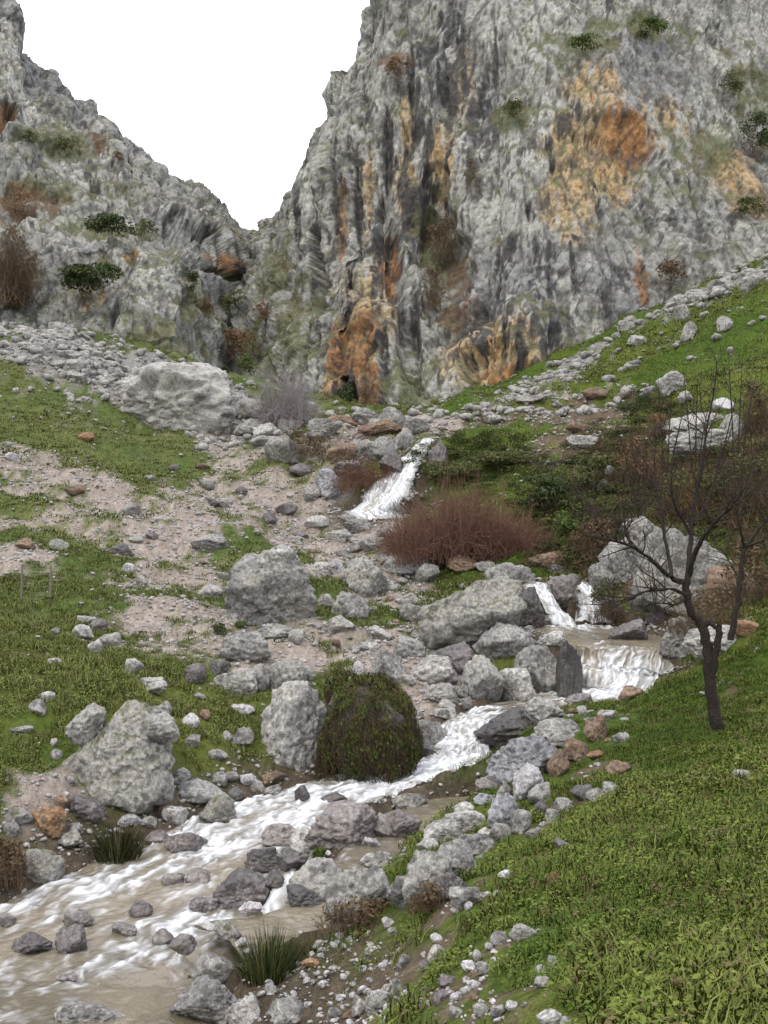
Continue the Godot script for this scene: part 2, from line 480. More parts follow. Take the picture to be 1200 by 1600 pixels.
# ------------------------------------------------------------------ the water
func build_ribbon(c: Array, called: String, per: float, cross: int) -> void:
	# even samples along the polyline, rounded off
	var pts := []
	for k in c.size() - 1:
		var a = c[maxi(k - 1, 0)]
		var b = c[k]
		var e = c[k + 1]
		var f = c[mini(k + 2, c.size() - 1)]
		var long := Vector3(e[0] - b[0], e[1] - b[1], e[2] - b[2]).length()
		var n := maxi(int(long / per), 3)
		for s in n:
			var t := float(s) / n
			var q := []
			for m in 5:
				q.append(cubic_interpolate(b[m], e[m], a[m], f[m], t) if m < 2 else lerpf(b[m], e[m], smoothstep(0.0, 1.0, t) * 0.4 + t * 0.6))
			pts.append(q)
	var rows := pts.size()
	var cols := cross + 1
	var p := PackedVector3Array()
	var col := PackedColorArray()
	p.resize(rows * cols)
	col.resize(rows * cols)
	var wave := noise(51, 1.0, 3)
	var froth := noise(52, 1.0, 4)
	var soft := called == "waterfall"
	var fade := PackedFloat32Array()
	fade.resize(rows * cols)
	var s := 0.0
	for r in rows:
		var q = pts[r]
		var nx = pts[mini(r + 1, rows - 1)]
		var pv = pts[maxi(r - 1, 0)]
		var along := Vector2(nx[0] - pv[0], nx[1] - pv[1])
		var fall := absf(nx[2] - pv[2]) / maxf(along.length(), 0.01)
		var side := Vector2(along.y, -along.x).normalized()
		if r: s += Vector3(q[0] - pts[r - 1][0], q[1] - pts[r - 1][1], q[2] - pts[r - 1][2]).length()
		var steep := clampf(fall * 1.2, 0, 1)
		for k in cols:
			var t := 2.0 * k / cross - 1.0
			var off: float = t * q[3] * 1.12
			var rag: float = wave.get_noise_2d(s * 1.4, t * 1.5 + 30) * 0.10 * q[3]
			var x: float = q[0] + side.x * (off + rag)
			var d: float = q[1] + side.y * (off + rag)
			# froth: patches, streaks drawn out along the flow, more of both where it is steep
			var big := froth.get_noise_2d(s * 0.55 + 7, off * 1.1)
			var str := froth.get_noise_2d(s * lerpf(1.7, 0.9, steep) + 90, off * lerpf(4.5, 9.0, steep))
			var fin := froth.get_noise_2d(s * 6.0, off * 13.0 + 60)
			var f: float = q[4] * 1.35 - 0.62 + big * 0.8 + str * 0.75 + fin * 0.4
			f = smoothstep(-0.3, 1.0, f)
			var up := wave.get_noise_2d(s * 1.6, off * 2.4) * 0.05 + wave.get_noise_2d(s * 4.0 + 50, off * 7.5) * 0.022 + f * 0.012 * (1.0 + fin)
			up *= 0.35 + 0.9 * f + steep * 0.4
			var bulge: float = steep * minf(q[3], 0.5) * (0.2 * (1.0 - t * t) + str * 0.12)
			p[r * cols + k] = Vector3(x, q[2] + up - 0.10 * pow(absf(t), 6.0), -d + bulge)
			var silt := Color(0.19, 0.162, 0.11).lerp(Color(0.115, 0.102, 0.07), clampf(0.5 + big * 1.3, 0, 1))
			var edge := 1.0 if not soft else smoothstep(1.02, 0.62, absf(t) + str * 0.45 + fin * 0.25) * smoothstep(0.0, 0.06, float(mini(r, rows - 1 - r)) / rows + 0.02)
			fade[r * cols + k] = edge
			col[r * cols + k] = silt.lerp(Color(0.42, 0.43, 0.42).lerp(Color(0.72, 0.74, 0.75), clampf(0.35 + fin * 1.2 + str * 1.3, 0, 1)), f)
	if soft:
		for k in col.size(): col[k].a = fade[k]
	tag(put(called, grid_mesh(p, rows, cols, col), mat.fall if soft else mat.water), "", "", "", "structure")

func build_water() -> void:
	build_ribbon(channel[0], "water", 0.028, 110)
	build_ribbon(channel[1], "waterfall", 0.02, 40)
	build_ribbon(channel[2], "waterfall", 0.02, 40)
	build_ribbon(channel[3], "waterfall", 0.03, 60)
	build_ribbon(channel[4], "water", 0.03, 26)
	build_ribbon(channel[5], "waterfall", 0.02, 26)

# ------------------------------------------------------------------ the cliffs
# each column of a wall: subdivisions to the next column, then foot ... rim as column, row, distance
const RIGHT_WALL := [
	[30, [348, 578, 60], [380, 450, 66], [406, 354, 75]], [30, [400, 620, 56], [418, 450, 63], [440, 314, 72.5]], [20, [455, 640, 52], [462, 450, 60], [474, 285, 70]], [12, [498, 650, 50.5], [500, 430, 58], [480, 214, 68.5]],
	[6, [518, 650, 50.2], [518, 410, 57.5], [512, 158, 68]], [20, [524, 650, 50], [524, 400, 57], [513, 104, 67]], [18, [560, 655, 49.5], [565, 400, 56.5], [556, 102, 66]], [22, [590, 655, 48.5], [600, 400, 56], [582, 42, 66]],
	[34, [625, 662, 47], [650, 400, 56.6], [604, -60, 67]], [42, [680, 668, 45.5], [700, 385, 56.8], [680, -200, 68]], [52, [750, 655, 45], [770, 350, 53.2], [770, -230, 67]], [58, [840, 615, 46], [850, 320, 52.6], [860, -250, 67]],
	[58, [940, 560, 48], [950, 280, 53.6], [960, -260, 68]], [72, [1040, 515, 50], [1050, 260, 56], [1050, -260, 70]], [50, [1180, 440, 53], [1190, 220, 59], [1180, -260, 72]], [24, [1350, 350, 57], [1350, 150, 63], [1350, -280, 76]],
	[0, [1750, 180, 66], [1750, 50, 70], [1750, -300, 85]]]
const LEFT_WALL := [
	[10, [-450, 470, 52], [-430, 380, 55], [-400, 340, 60], [-300, -200, 70]], [30, [-120, 490, 52], [-110, 390, 55], [-110, 350, 60], [-90, -60, 70]], [30, [0, 500, 51], [0, 385, 54], [5, 345, 59], [0, 6, 69]], [12, [50, 512, 50.5], [48, 385, 53.5], [50, 345, 59.5], [22, 28, 69.5]],
	[22, [66, 517, 50.5], [62, 385, 53.5], [66, 345, 59.5], [27, 72, 70]], [22, [110, 540, 50], [110, 385, 53.5], [112, 345, 60], [78, 112, 71]], [24, [160, 565, 50], [160, 385, 53], [165, 335, 60.5], [108, 146, 72]], [10, [212, 585, 50], [202, 385, 53.5], [210, 325, 61.5], [146, 152, 73]],
	[22, [222, 588, 50], [215, 388, 53.5], [222, 325, 61.8], [158, 216, 73.5]], [24, [270, 597, 50.5], [260, 400, 54.5], [262, 330, 62.5], [186, 238, 74.5]], [24, [320, 603, 52], [305, 415, 56.5], [305, 340, 64], [238, 262, 76]], [26, [347, 608, 54.5], [336, 430, 59.5], [336, 350, 65], [300, 272, 77]],
	[26, [365, 605, 57], [360, 450, 62], [360, 372, 67.5], [342, 304, 79]], [22, [398, 600, 62], [390, 470, 66], [388, 395, 71.5], [376, 336, 81]], [10, [455, 560, 70], [445, 470, 74], [430, 420, 77], [412, 358, 85]], [0, [580, 540, 80], [550, 460, 84], [520, 420, 88], [490, 400, 94]]]
# what the rock wears, and black for shade painted in caves and cracks: column, row, half width, half height, kind, strength
const RIGHT_MARKS := [
	[930, 240, 62, 78, "ochre", 1.0], [978, 215, 36, 48, "rust", 0.9], [898, 275, 34, 70, "ochre", 0.8], [1035, 195, 46, 50, "ochre", 0.35], [770, 550, 62, 70, "ochre", 1.0], [742, 500, 34, 40, "ochre", 0.6], [800, 598, 50, 34, "rust", 0.8],
	[552, 540, 40, 62, "rust", 1.0], [570, 500, 26, 60, "ochre", 0.8], [515, 605, 14, 42, "ochre", 1.1], [578, 605, 16, 60, "rust", 0.9], [612, 405, 17, 62, "rust", 0.8], [690, 250, 22, 60, "ochre", 0.8], [1002, 430, 10, 44, "rust", 0.7],
	[1155, 290, 36, 60, "ochre", 0.7], [533, 350, 9, 56, "rust", 0.6], [722, 140, 20, 70, "ochre", 0.45], [930, 140, 40, 60, "ochre", 0.55], [640, 300, 20, 60, "ochre", 0.75], [600, 500, 22, 60, "ochre", 0.6], [835, 570, 34, 46, "ochre", 0.6], [885, 320, 34, 60, "ochre", 0.6], [575, 300, 12, 60, "ochre", 0.5], [640, 200, 14, 50, "ochre", 0.55], [560, 440, 30, 40, "ochre", 0.4],
	[745, 480, 50, 46, "black", 0.9], [870, 510, 34, 60, "black", 0.9], [645, 330, 45, 120, "black", 0.8], [690, 110, 45, 90, "black", 0.85], [489, 420, 9, 64, "black", 1.3], [517, 370, 7, 56, "black", 1.3], [490, 540, 22, 56, "black", 0.8], [730, 210, 50, 110, "black", 0.7], [600, 470, 20, 60, "black", 0.6], [540, 480, 30, 70, "black", 0.5], [770, 510, 44, 60, "black", 0.6],
	[560, 560, 40, 70, "black", 0.45], [600, 360, 18, 60, "black", 0.8], [680, 280, 22, 30, "black", 1.0], [900, 160, 20, 30, "black", 0.7], [840, 400, 60, 50, "black", 0.35], [540, 620, 24, 44, "black", 0.8],
	[800, 170, 30, 32, "green", 1.0], [690, 390, 34, 110, "green", 0.75], [640, 580, 36, 64, "green", 0.7], [450, 500, 46, 90, "green", 0.8], [1010, 35, 80, 26, "green", 0.9], [925, 62, 60, 18, "green", 1.0], [622, 108, 26, 18, "brush", 1.1], [1170, 140, 40, 60, "green", 0.7],
	[1100, 230, 60, 40, "green", 0.7], [715, 440, 34, 90, "brush", 0.6], [395, 530, 36, 60, "green", 0.9], [430, 450, 34, 110, "green", 0.7], [860, 70, 40, 60, "green", 0.35], [1060, 300, 40, 30, "green", 0.5], [880, 350, 60, 20, "green", 0.5], [650, 60, 30, 60, "green", 0.4], [820, 380, 40, 20, "green", 0.35], [740, 620, 40, 40, "green", 0.3], [1160, 330, 30, 40, "green", 0.6]]
const CRACKS := [[490, 440, 6, 90], [474, 350, 5, 60], [562, 320, 5, 90], [540, 470, 5, 70], [610, 250, 5, 80], [648, 160, 5, 90], [700, 130, 6, 70], [668, 330, 6, 70], [742, 200, 5, 90], [600, 560, 6, 60], [728, 500, 5, 50], [760, 490, 5, 40], [790, 500, 4, 46], [815, 540, 5, 40], [868, 520, 5, 50], [880, 560, 5, 40], [905, 170, 6, 30], [860, 240, 4, 50], [935, 290, 4, 50], [1010, 330, 4, 40], [820, 300, 4, 40], [650, 480, 5, 60], [900, 420, 4, 50], [960, 480, 4, 36], [1080, 330, 4, 50], [780, 90, 4, 60], [575, 180, 4, 50], [525, 250, 4, 50]]
const LEFT_MARKS := [
	[170, 350, 70, 24, "green", 0.9], [100, 232, 40, 34, "green", 0.8], [60, 300, 60, 26, "green", 0.7], [362, 466, 34, 20, "green", 1.1], [308, 470, 16, 46, "green", 0.8], [250, 545, 60, 44, "green", 0.6], [40, 235, 20, 40, "green", 0.6], [220, 300, 60, 20, "green", 0.4], [300, 310, 40, 20, "green", 0.35], [30, 330, 60, 40, "brush", 0.8], [180, 250, 16, 30, "brush", 0.6],
	[378, 428, 30, 16, "rust", 0.7], [207, 400, 9, 12, "rust", 1.0], [8, 182, 12, 26, "rust", 0.9], [150, 470, 20, 20, "ochre", 0.4], [370, 350, 20, 10, "ochre", 0.5], [325, 350, 13, 8, "black", 1.6], [20, 200, 10, 44, "black", 0.7], [140, 300, 10, 30, "black", 0.6], [270, 330, 8, 12, "black", 0.8], [380, 425, 12, 6, "black", 1.4]]
# hollows pressed into the wall: column, row, half width, half height, depth in metres
const RIGHT_HOLLOWS := [[543, 622, 15, 40, 4.0], [552, 545, 36, 56, 0.7], [770, 570, 56, 60, 1.3], [955, 225, 60, 70, 1.1], [690, 410, 30, 130, 0.7], [640, 520, 16, 90, 0.9], [490, 430, 7, 70, 1.4], [618, 400, 16, 70, 1.2], [680, 285, 22, 30, 0.5], [565, 262, 8, 5, 0.9], [515, 132, 8, 12, 0.0], [600, 340, 12, 50, 1.0], [870, 540, 18, 50, 0.7], [905, 158, 14, 14, 0.9]]
const LEFT_HOLLOWS := [[325, 350, 12, 7, 1.3], [10, 185, 12, 30, 1.4], [370, 428, 12, 6, 1.2], [185, 490, 5, 30, 0.7], [270, 330, 8, 14, 1.0]]

var wall_points := {}      # name -> [points, rows, cols]

func build_wall(called: String, wall: Array, per_row: Array, marks_in: Array, hollows_in: Array, s: int) -> void:
	var net := []
	for w in wall:
		var line := []
		for k in range(1, w.size()):
			line.append(at(w[k][0], w[k][1], w[k][2]))
		var first: Vector3 = line[0]
		line.push_front(first + (first - line[1]).normalized() * 3.0 + Vector3(0, -4, 0))
		var last: Vector3 = line[-1]
		line.append(last + Vector3(last.x * 0.02, -0.6, -5.0))
		line.append(last + Vector3(last.x * 0.05, -14, -16.0))
		net.append(line)
	var nr: int = net[0].size()
	var u_at := []
	for k in wall.size() - 1:
		for t in int(wall[k][0]):
			u_at.append(k + float(t) / wall[k][0])
	u_at.append(wall.size() - 1.0)
	var v_at := []
	for k in nr - 1:
		for t in int(per_row[k]):
			v_at.append(k + float(t) / per_row[k])
	v_at.append(nr - 1.0)
	var rows := v_at.size()
	var cols := u_at.size()
	var flat := PackedVector3Array()
	flat.resize(rows * cols)
	for c in cols:
		var k := mini(int(u_at[c]), wall.size() - 2)
		var t: float = u_at[c] - k
		var col := []
		for j in nr:
			var a: Vector3 = net[k][j]
			var b: Vector3 = net[k + 1][j]
			col.append(a.cubic_interpolate(b, net[maxi(k - 1, 0)][j], net[mini(k + 2, wall.size() - 1)][j], t).lerp(a.lerp(b, t), 0.5))
		for r in rows:
			var j := mini(int(v_at[r]), nr - 2)
			var f: float = v_at[r] - j
			var a: Vector3 = col[j]
			flat[r * cols + c] = a.cubic_interpolate(col[j + 1], col[maxi(j - 1, 0)], col[mini(j + 2, nr - 1)], f).lerp(a.lerp(col[j + 1], f), 0.5)
	var find := func(px: float, py: float) -> Vector3:
		var best := 1e9
		var got := Vector3.ZERO
		for r in range(0, rows, 4):
			for c in range(0, cols, 4):
				var q := look.inverse() * (flat[r * cols + c] - eye)
				var e := Vector2(600 - q.x / q.z * LENS - px, 800 + q.y / q.z * LENS - py).length_squared()
				if e < best:
					best = e
					got = flat[r * cols + c]
		return got
	var marks := []
	for m in marks_in:
		var a: Vector3 = find.call(m[0], m[1])
		marks.append([a, m[2] * -a.z / LENS, m[3] * -a.z / LENS, m[4], m[5]])
	var hollows := []
	for m in hollows_in:
		var a: Vector3 = find.call(m[0], m[1])
		hollows.append([a, m[2] * -a.z / LENS, m[3] * -a.z / LENS, m[4]])
	# which of them a column of the wall can meet
	var marks_of := []
	var hollows_of := []
	for c in cols:
		var lo := 1e9
		var hi := -1e9
		for r in range(0, rows, 5):
			lo = minf(lo, flat[r * cols + c].x - 3.0)
			hi = maxf(hi, flat[r * cols + c].x + 3.0)
		var near := func(m): return m[0].x + m[1] * 1.5 > lo and m[0].x - m[1] * 1.5 < hi
		marks_of.append(marks.filter(near))
		hollows_of.append(hollows.filter(near))
	var big := noise(s, 0.07, 4)
	var rib := noise(s + 1, 0.15, 4, FastNoiseLite.TYPE_SIMPLEX_SMOOTH, FastNoiseLite.FRACTAL_RIDGED)
	var block := cells(s + 2, 0.30)
	var crack := cells(s + 3, 0.75)
	var flute := noise(s + 10, 0.45, 3, FastNoiseLite.TYPE_SIMPLEX_SMOOTH, FastNoiseLite.FRACTAL_RIDGED)
	var ledge_noise := noise(s + 11, 0.55, 3)
	var slab := noise(s + 12, 0.34, 1, FastNoiseLite.TYPE_CELLULAR)
	slab.cellular_return_type = FastNoiseLite.RETURN_CELL_VALUE
	var chip := noise(s + 13, 0.95, 1, FastNoiseLite.TYPE_CELLULAR)
	chip.cellular_return_type = FastNoiseLite.RETURN_CELL_VALUE
	var pit := noise(s + 8, 2.6, 2)
	var small := noise(s + 4, 0.9, 4)
	var tone := noise(s + 5, 0.11, 5)
	var spot := noise(s + 6, 0.7, 4)
	var streak := noise(s + 7, 0.55, 4)
	var streak2 := noise(s + 9, 2.0, 3)
	var p := PackedVector3Array()
	p.resize(rows * cols)
	var rough := PackedFloat32Array()
	rough.resize(rows * cols)
	for r in rows:
		for c in cols:
			var q := flat[r * cols + c]
			var n := (flat[r * cols + mini(c + 1, cols - 1)] - flat[r * cols + maxi(c - 1, 0)]).cross(flat[mini(r + 1, rows - 1) * cols + c] - flat[maxi(r - 1, 0) * cols + c]).normalized()
			var y := q.y
			var cr := crack.get_noise_3d(q.x, y * 0.24, q.z)
			var bl := block.get_noise_3d(q.x, y * 0.3, q.z)
			var sm := small.get_noise_3d(q.x, y * 0.6, q.z)
			var fl := flute.get_noise_3d(q.x, y * 0.10, q.z)
			var d := big.get_noise_3d(q.x, y * 0.5, q.z) * 2.5 + rib.get_noise_3d(q.x, y * 0.25, q.z) * 0.4 + slab.get_noise_3d(q.x, y * 0.5, q.z) * 0.17 + chip.get_noise_3d(q.x, y * 0.6, q.z) * 0.085 + minf(bl + 1.0, 0.45) * 0.9 + minf(cr + 1.0, 0.3) * 0.7 + fl * 0.3 + ledge_noise.get_noise_3d(q.x * 0.3, y, q.z * 0.3) * 0.3 + sm * 0.12 - 0.6
			for m in hollows_of[c]:
				var a: Vector3 = m[0]
				var ex: float = (q.x - a.x) / m[1]
				if absf(ex) < 1.4:
					var ey: float = (y - a.y) / m[2]
					var e := ex * ex + ey * ey + sm * 0.7
					if e < 1.4: d -= m[3] * smoothstep(1.4, 0.5, e)
			if s == 100: d *= lerpf(1.0, 0.62, smoothstep(3.0, 9.0, q.x))
			p[r * cols + c] = q + n * d
			rough[r * cols + c] = cr
	var col := PackedColorArray()
	col.resize(rows * cols)
	for r in rows:
		for c in cols:
			var k := r * cols + c
			var q := p[k]
			var n := (p[r * cols + mini(c + 1, cols - 1)] - p[r * cols + maxi(c - 1, 0)]).cross(p[mini(r + 1, rows - 1) * cols + c] - p[maxi(r - 1, 0) * cols + c]).normalized()
			var t := tone.get_noise_3d(q.x, q.y * 0.6, q.z)
			var sp := spot.get_noise_3d(q.x, q.y * 0.7, q.z)
			var st := streak.get_noise_3d(q.x * 1.2, q.y * 0.16, q.z * 1.2)
			st = st * 0.75 + streak2.get_noise_3d(q.x, q.y * 0.09, q.z) * 0.6
			var g := Color(0.34, 0.338, 0.298).lerp(Color(0.455, 0.448, 0.40), clampf(0.5 + t * 1.4 + sp * 0.5, 0, 1))
			var face := 1.0 + slab.get_noise_3d(q.x, q.y * 0.5, q.z) * 0.16 + chip.get_noise_3d(q.x, q.y * 0.6, q.z) * 0.2
			g = Color(g.r * face, g.g * face, g.b * face)
			g = g.lerp(Color(0.28, 0.28, 0.265), smoothstep(0.05, 0.5, -t + sp * 0.6))
			var dark := 0.0
			var ochre := 0.0
			var rust := 0.0
			var green := 0.0
			var brush := 0.0
			for m in marks_of[c]:
				var a: Vector3 = m[0]
				var ex: float = (q.x - a.x) / m[1]
				if absf(ex) < 1.5:
					var ey: float = (q.y - a.y) / m[2]
					var e := ex * ex + ey * ey
					if e < 2.2:
						var w: float = (1.0 - e / 2.2) * m[4]
						match m[3]:
							"ochre": ochre = maxf(ochre, w)
							"rust": rust = maxf(rust, w)
							"black": dark = maxf(dark, w)
							"green": green = maxf(green, w)
							"brush": brush = maxf(brush, w)
			ochre = smoothstep(0.06, 0.5, ochre + st * 0.75 + sp * 0.25) if ochre > 0 else smoothstep(0.42, 0.7, t * 0.7 + st * 0.5) * 0.35
			rust = smoothstep(0.08, 0.5, rust + st * 0.75 + sp * 0.25) if rust > 0 else 0.0
			g = g.lerp(Color(0.50, 0.32, 0.135).lerp(Color(0.50, 0.40, 0.24), clampf(0.5 + sp, 0, 1)), ochre * 0.9)
			g = g.lerp(Color(0.42, 0.215, 0.085).lerp(Color(0.30, 0.155, 0.075), clampf(0.5 + sp * 1.3, 0, 1)), rust * 0.92)
			g = g.lerp(Color(0.075, 0.075, 0.075), clampf(smoothstep(0.3, 0.6, dark * 0.75 + st * 1.3) if dark > 0 else smoothstep(0.24, 0.4, st + sp * 0.2) * 0.85, 0, 0.95))
			g = g.lerp(Color(0.11, 0.105, 0.095), smoothstep(-0.86, -0.97, rough[k]) * 0.65)  # shade painted into the crack lines
			var pt := pit.get_noise_3d(q.x, q.y * 0.42, q.z) + sp * 0.25
			g = g.lerp(Color(0.085, 0.08, 0.075), smoothstep(0.26, 0.42, pt) * 0.75)
			g = g.lerp(Color(0.56, 0.55, 0.52), smoothstep(0.25, 0.55, -pt) * 0.22 * (1.0 - ochre) * (1.0 - rust))
			var ledge := smoothstep(0.35, 0.75, n.y + sp * 0.35 + green * 0.5)
			green = maxf(smoothstep(0.3, 0.7, green + sp * 0.6 + t * 0.3 - 0.05) if green > 0 else 0.0, ledge * smoothstep(-0.25, 0.2, t + sp * 0.4))
			g = g.lerp(Color(0.105, 0.125, 0.05).lerp(Color(0.16, 0.145, 0.075), clampf(0.5 + st * 1.5, 0, 1)), green * 0.85)
			if brush > 0: g = g.lerp(Color(0.17, 0.115, 0.075), smoothstep(0.3, 0.7, brush + sp * 0.6) * 0.8)
			col[k] = g
	wall_points[called + str(s)] = [p, rows, cols]
	tag(put(called, grid_mesh(p, rows, cols, col), mat.cliff), "", "", "", "structure")

func on_cliff(px: float, py: float) -> Vector3:
	var best := 1e9
	var got := at(px, py, 55)
	for key in wall_points:
		var w = wall_points[key]
		var p: PackedVector3Array = w[0]
		for r in range(0, w[1], 3):
			for c in range(0, w[2], 3):
				var q := look.inverse() * (p[r * w[2] + c] - eye)
				var e := Vector2(600 - q.x / q.z * LENS - px, 800 + q.y / q.z * LENS - py).length_squared()
				e = maxf(e, 36.0) - q.z * 3.0
				if e < best:
					best = e
					got = p[r * w[2] + c]
	return got

func build_cliffs() -> void:
	build_wall("cliff", RIGHT_WALL, [14, 150, 190, 22, 14], RIGHT_MARKS + CRACKS.map(func(m): return [m[0], m[1], m[2] * 1.5, m[3], "black", 1.05]), RIGHT_HOLLOWS + CRACKS.map(func(m): return m + [0.35]), 100)  # cracks are hollowed and their shade painted black
	build_wall("cliff", LEFT_WALL, [12, 100, 36, 130, 18, 12], LEFT_MARKS, LEFT_HOLLOWS, 200)

# ------------------------------------------------------------------ rocks
var spheres := {}

func sphere_of(level: int) -> Array:
	if spheres.has(level): return spheres[level]
	var v := PackedVector3Array()
	var f := PackedInt32Array()
	if level == 0:
		var g := (1.0 + sqrt(5.0)) / 2.0
		for q in [[-1, g, 0], [1, g, 0], [-1, -g, 0], [1, -g, 0], [0, -1, g], [0, 1, g], [0, -1, -g], [0, 1, -g], [g, 0, -1], [g, 0, 1], [-g, 0, -1], [-g, 0, 1]]:
			v.append(Vector3(q[0], q[1], q[2]).normalized())
		f = PackedInt32Array([0, 11, 5, 0, 5, 1, 0, 1, 7, 0, 7, 10, 0, 10, 11, 1, 5, 9, 5, 11, 4, 11, 10, 2, 10, 7, 6, 7, 1, 8, 3, 9, 4, 3, 4, 2, 3, 2, 6, 3, 6, 8, 3, 8, 9, 4, 9, 5, 2, 4, 11, 6, 2, 10, 8, 6, 7, 9, 8, 1])
	else:
		var up: Array = sphere_of(level - 1)
		v = up[0].duplicate()
		var mids := {}
		var old: PackedInt32Array = up[1]
		for k in range(0, old.size(), 3):
			var m := PackedInt32Array([0, 0, 0])
			for e in 3:
				var a := old[k + e]
				var b := old[k + (e + 1) % 3]
				var key := mini(a, b) * 100000 + maxi(a, b)
				if not mids.has(key):
					mids[key] = v.size()
					v.append((v[a] + v[b]).normalized())
				m[e] = mids[key]
			f.append_array(PackedInt32Array([old[k], m[0], m[2], old[k + 1], m[1], m[0], old[k + 2], m[2], m[1], m[0], m[1], m[2]]))
	spheres[level] = [v, f]
	return spheres[level]

const TONES := {
	"pale": [Color(0.63, 0.61, 0.56), Color(0.40, 0.385, 0.35)], "grey": [Color(0.51, 0.495, 0.45), Color(0.285, 0.275, 0.25)], "dark": [Color(0.25, 0.22, 0.205), Color(0.12, 0.107, 0.10)], "wet": [Color(0.37, 0.33, 0.295), Color(0.18, 0.16, 0.145)],
	"brown": [Color(0.36, 0.26, 0.18), Color(0.22, 0.145, 0.10)], "ochre": [Color(0.44, 0.29, 0.16), Color(0.30, 0.17, 0.09)], "mossy": [Color(0.47, 0.455, 0.40), Color(0.28, 0.265, 0.235)], "black": [Color(0.13, 0.115, 0.105), Color(0.06, 0.054, 0.05)], "white": [Color(0.78, 0.75, 0.73), Color(0.58, 0.55, 0.54)], "blue": [Color(0.45, 0.45, 0.46), Color(0.31, 0.305, 0.315)]}
var rn1 := noise(61, 0.8, 3)
var rn2 := noise(62, 2.4, 4)
var rn3 := noise(63, 1.5, 2, FastNoiseLite.TYPE_SIMPLEX_SMOOTH, FastNoiseLite.FRACTAL_RIDGED)

# a boulder cut by random planes, worn and pitted, that fills the box half.x, half.y, half.z
func rock_mesh(s: int, level: int, half: Vector3, tone: String, facets := 11, worn := 1.0) -> ArrayMesh:
	var r := RandomNumberGenerator.new()
	r.seed = s * 7919 + 13
	var ball: Array = sphere_of(level)
	var dirs: PackedVector3Array = ball[0]
	var planes := []
	for k in facets:
		var v := Vector3(r.randfn(), r.randfn(), r.randfn()).normalized()
		planes.append(v / r.randf_range(0.55, 1.0))
	var p := PackedVector3Array()
	p.resize(dirs.size())
	var o := Vector3(s * 3.7, s * 1.3, 0)
	var lo := Vector3.ONE * 9
	var hi := Vector3.ONE * -9
	var size := half.length()
	for k in dirs.size():
		var d := dirs[k]
		var sum := 0.012
		for q in planes:
			var x: float = d.dot(q)
			if x > 0.1: sum += pow(x, 30.0)
		var rad := pow(sum, -1.0 / 30.0)
		var w := d * 1.0 + o
		rad *= 1.0 + worn * (rn1.get_noise_3dv(w * 1.6) * 0.075 + (rn3.get_noise_3dv(w * 1.2) - 0.3) * -0.10 + rn2.get_noise_3dv(w * 1.5) * 0.055)
		p[k] = d * rad
		lo = lo.min(p[k])
		hi = hi.max(p[k])
	var mid := (lo + hi) / 2.0
	var sc := half * 2.0 / (hi - lo)
	var n := PackedVector3Array()
	n.resize(p.size())
	for k in p.size():
		p[k] = (p[k] - mid) * sc
		if level >= 4: p[k] += dirs[k] * rn2.get_noise_3dv(p[k] * (2.2 / minf(size, 0.9)) + o) * 0.014 * minf(size, 1.2)
	var f: PackedInt32Array = ball[1]
	for k in range(0, f.size(), 3):
		var a := p[f[k]]
		var fn := (p[f[k + 1]] - a).cross(p[f[k + 2]] - a)
		n[f[k]] += fn
		n[f[k + 1]] += fn
		n[f[k + 2]] += fn
	if n[0].dot(dirs[0]) < 0:
		for k in n.size(): n[k] = -n[k]
	var idx := PackedInt32Array()
	idx.resize(f.size())
	for k in range(0, f.size(), 3):
		idx[k] = f[k]
		idx[k + 1] = f[k + 2]
		idx[k + 2] = f[k + 1]
	var t: Array = TONES[tone]
	var c := PackedColorArray()
	c.resize(p.size())
	var shade := r.randf_range(0.88, 1.12)
	for k in p.size():
		n[k] = n[k].normalized()
		var w := p[k] + o
		var a := rn1.get_noise_3dv(w * 1.5)
		var b := rn2.get_noise_3dv(w * 2.6)
		var g: Color = t[1].lerp(t[0], clampf(0.62 + a * 1.1 + b * 1.5, 0, 1))
		g = g.lerp(Color(0.07, 0.065, 0.06), smoothstep(0.08, 0.36, b - a * 0.35) * (0.68 if tone != "white" else 0.25))
		if tone == "mossy": g = g.lerp(Color(0.13, 0.135, 0.05), smoothstep(0.1, 0.55, n[k].y * 0.55 + b * 0.9 + a * 0.5 - 0.22) * 0.6)
		elif tone == "grey" or tone == "pale": g = g.lerp(Color(0.24, 0.22, 0.15), smoothstep(0.15, 0.5, a + b * 0.4) * 0.35)
		c[k] = Color(g.r * shade, g.g * shade, g.b * shade)
	return arrays_mesh(p, n, c, idx)

var last_d := 0.0
var clear := {}            # cells of twelve centimetres in which no grass grows
var rock_count := 0
var near_names := []      # named rocks: place, radius, label
var said := {}
var taken := []            # where rocks stand: x, z, radius

func rock(px: float, py: float, w: float, h: float, tone: String, label: String, group := "", facets := 11, on_last := false) -> void:
	rock_count += 1
	var foot := land(px, minf(py + h * 0.40, 1640.0))
	var d := last_d if on_last else -foot.z
	var k := d / LENS
	var half := Vector3(w * k * 0.52, h * k * 0.56, 0)
	half.z = maxf(half.x * 0.55 + half.y * 0.35, 0.02)
	last_d = d
	d += half.z * 0.45
	k = d / LENS
	half.x = w * k * 0.52
	half.y = h * k * 0.56
	var where := at(px, py + h * 0.04, d)
	var big := maxf(w, h)
	var level := 5 if big > 105 else 4 if big > 40 else 3 if big > 18 else 2
	var kind := "boulder" if w * k > 0.5 else "rock" if w * k > 0.22 else "stone"
	var s := rock_count
	if big > 55: s = steady_seed(half, tone, facets)
	var o := put(kind, rock_mesh(s, level, half, tone, facets), mat.wet if tone in ["wet", "dark", "black"] else mat.stone if big > 30 else mat.pebble)
	o.position = where
	tag(o, label, kind, group)
	keep_clear(where, half)
	taken.append(Vector3(where.x, where.z, maxf(half.x, half.z)))
	near_names.append([where, maxf(half.x, half.z), label])

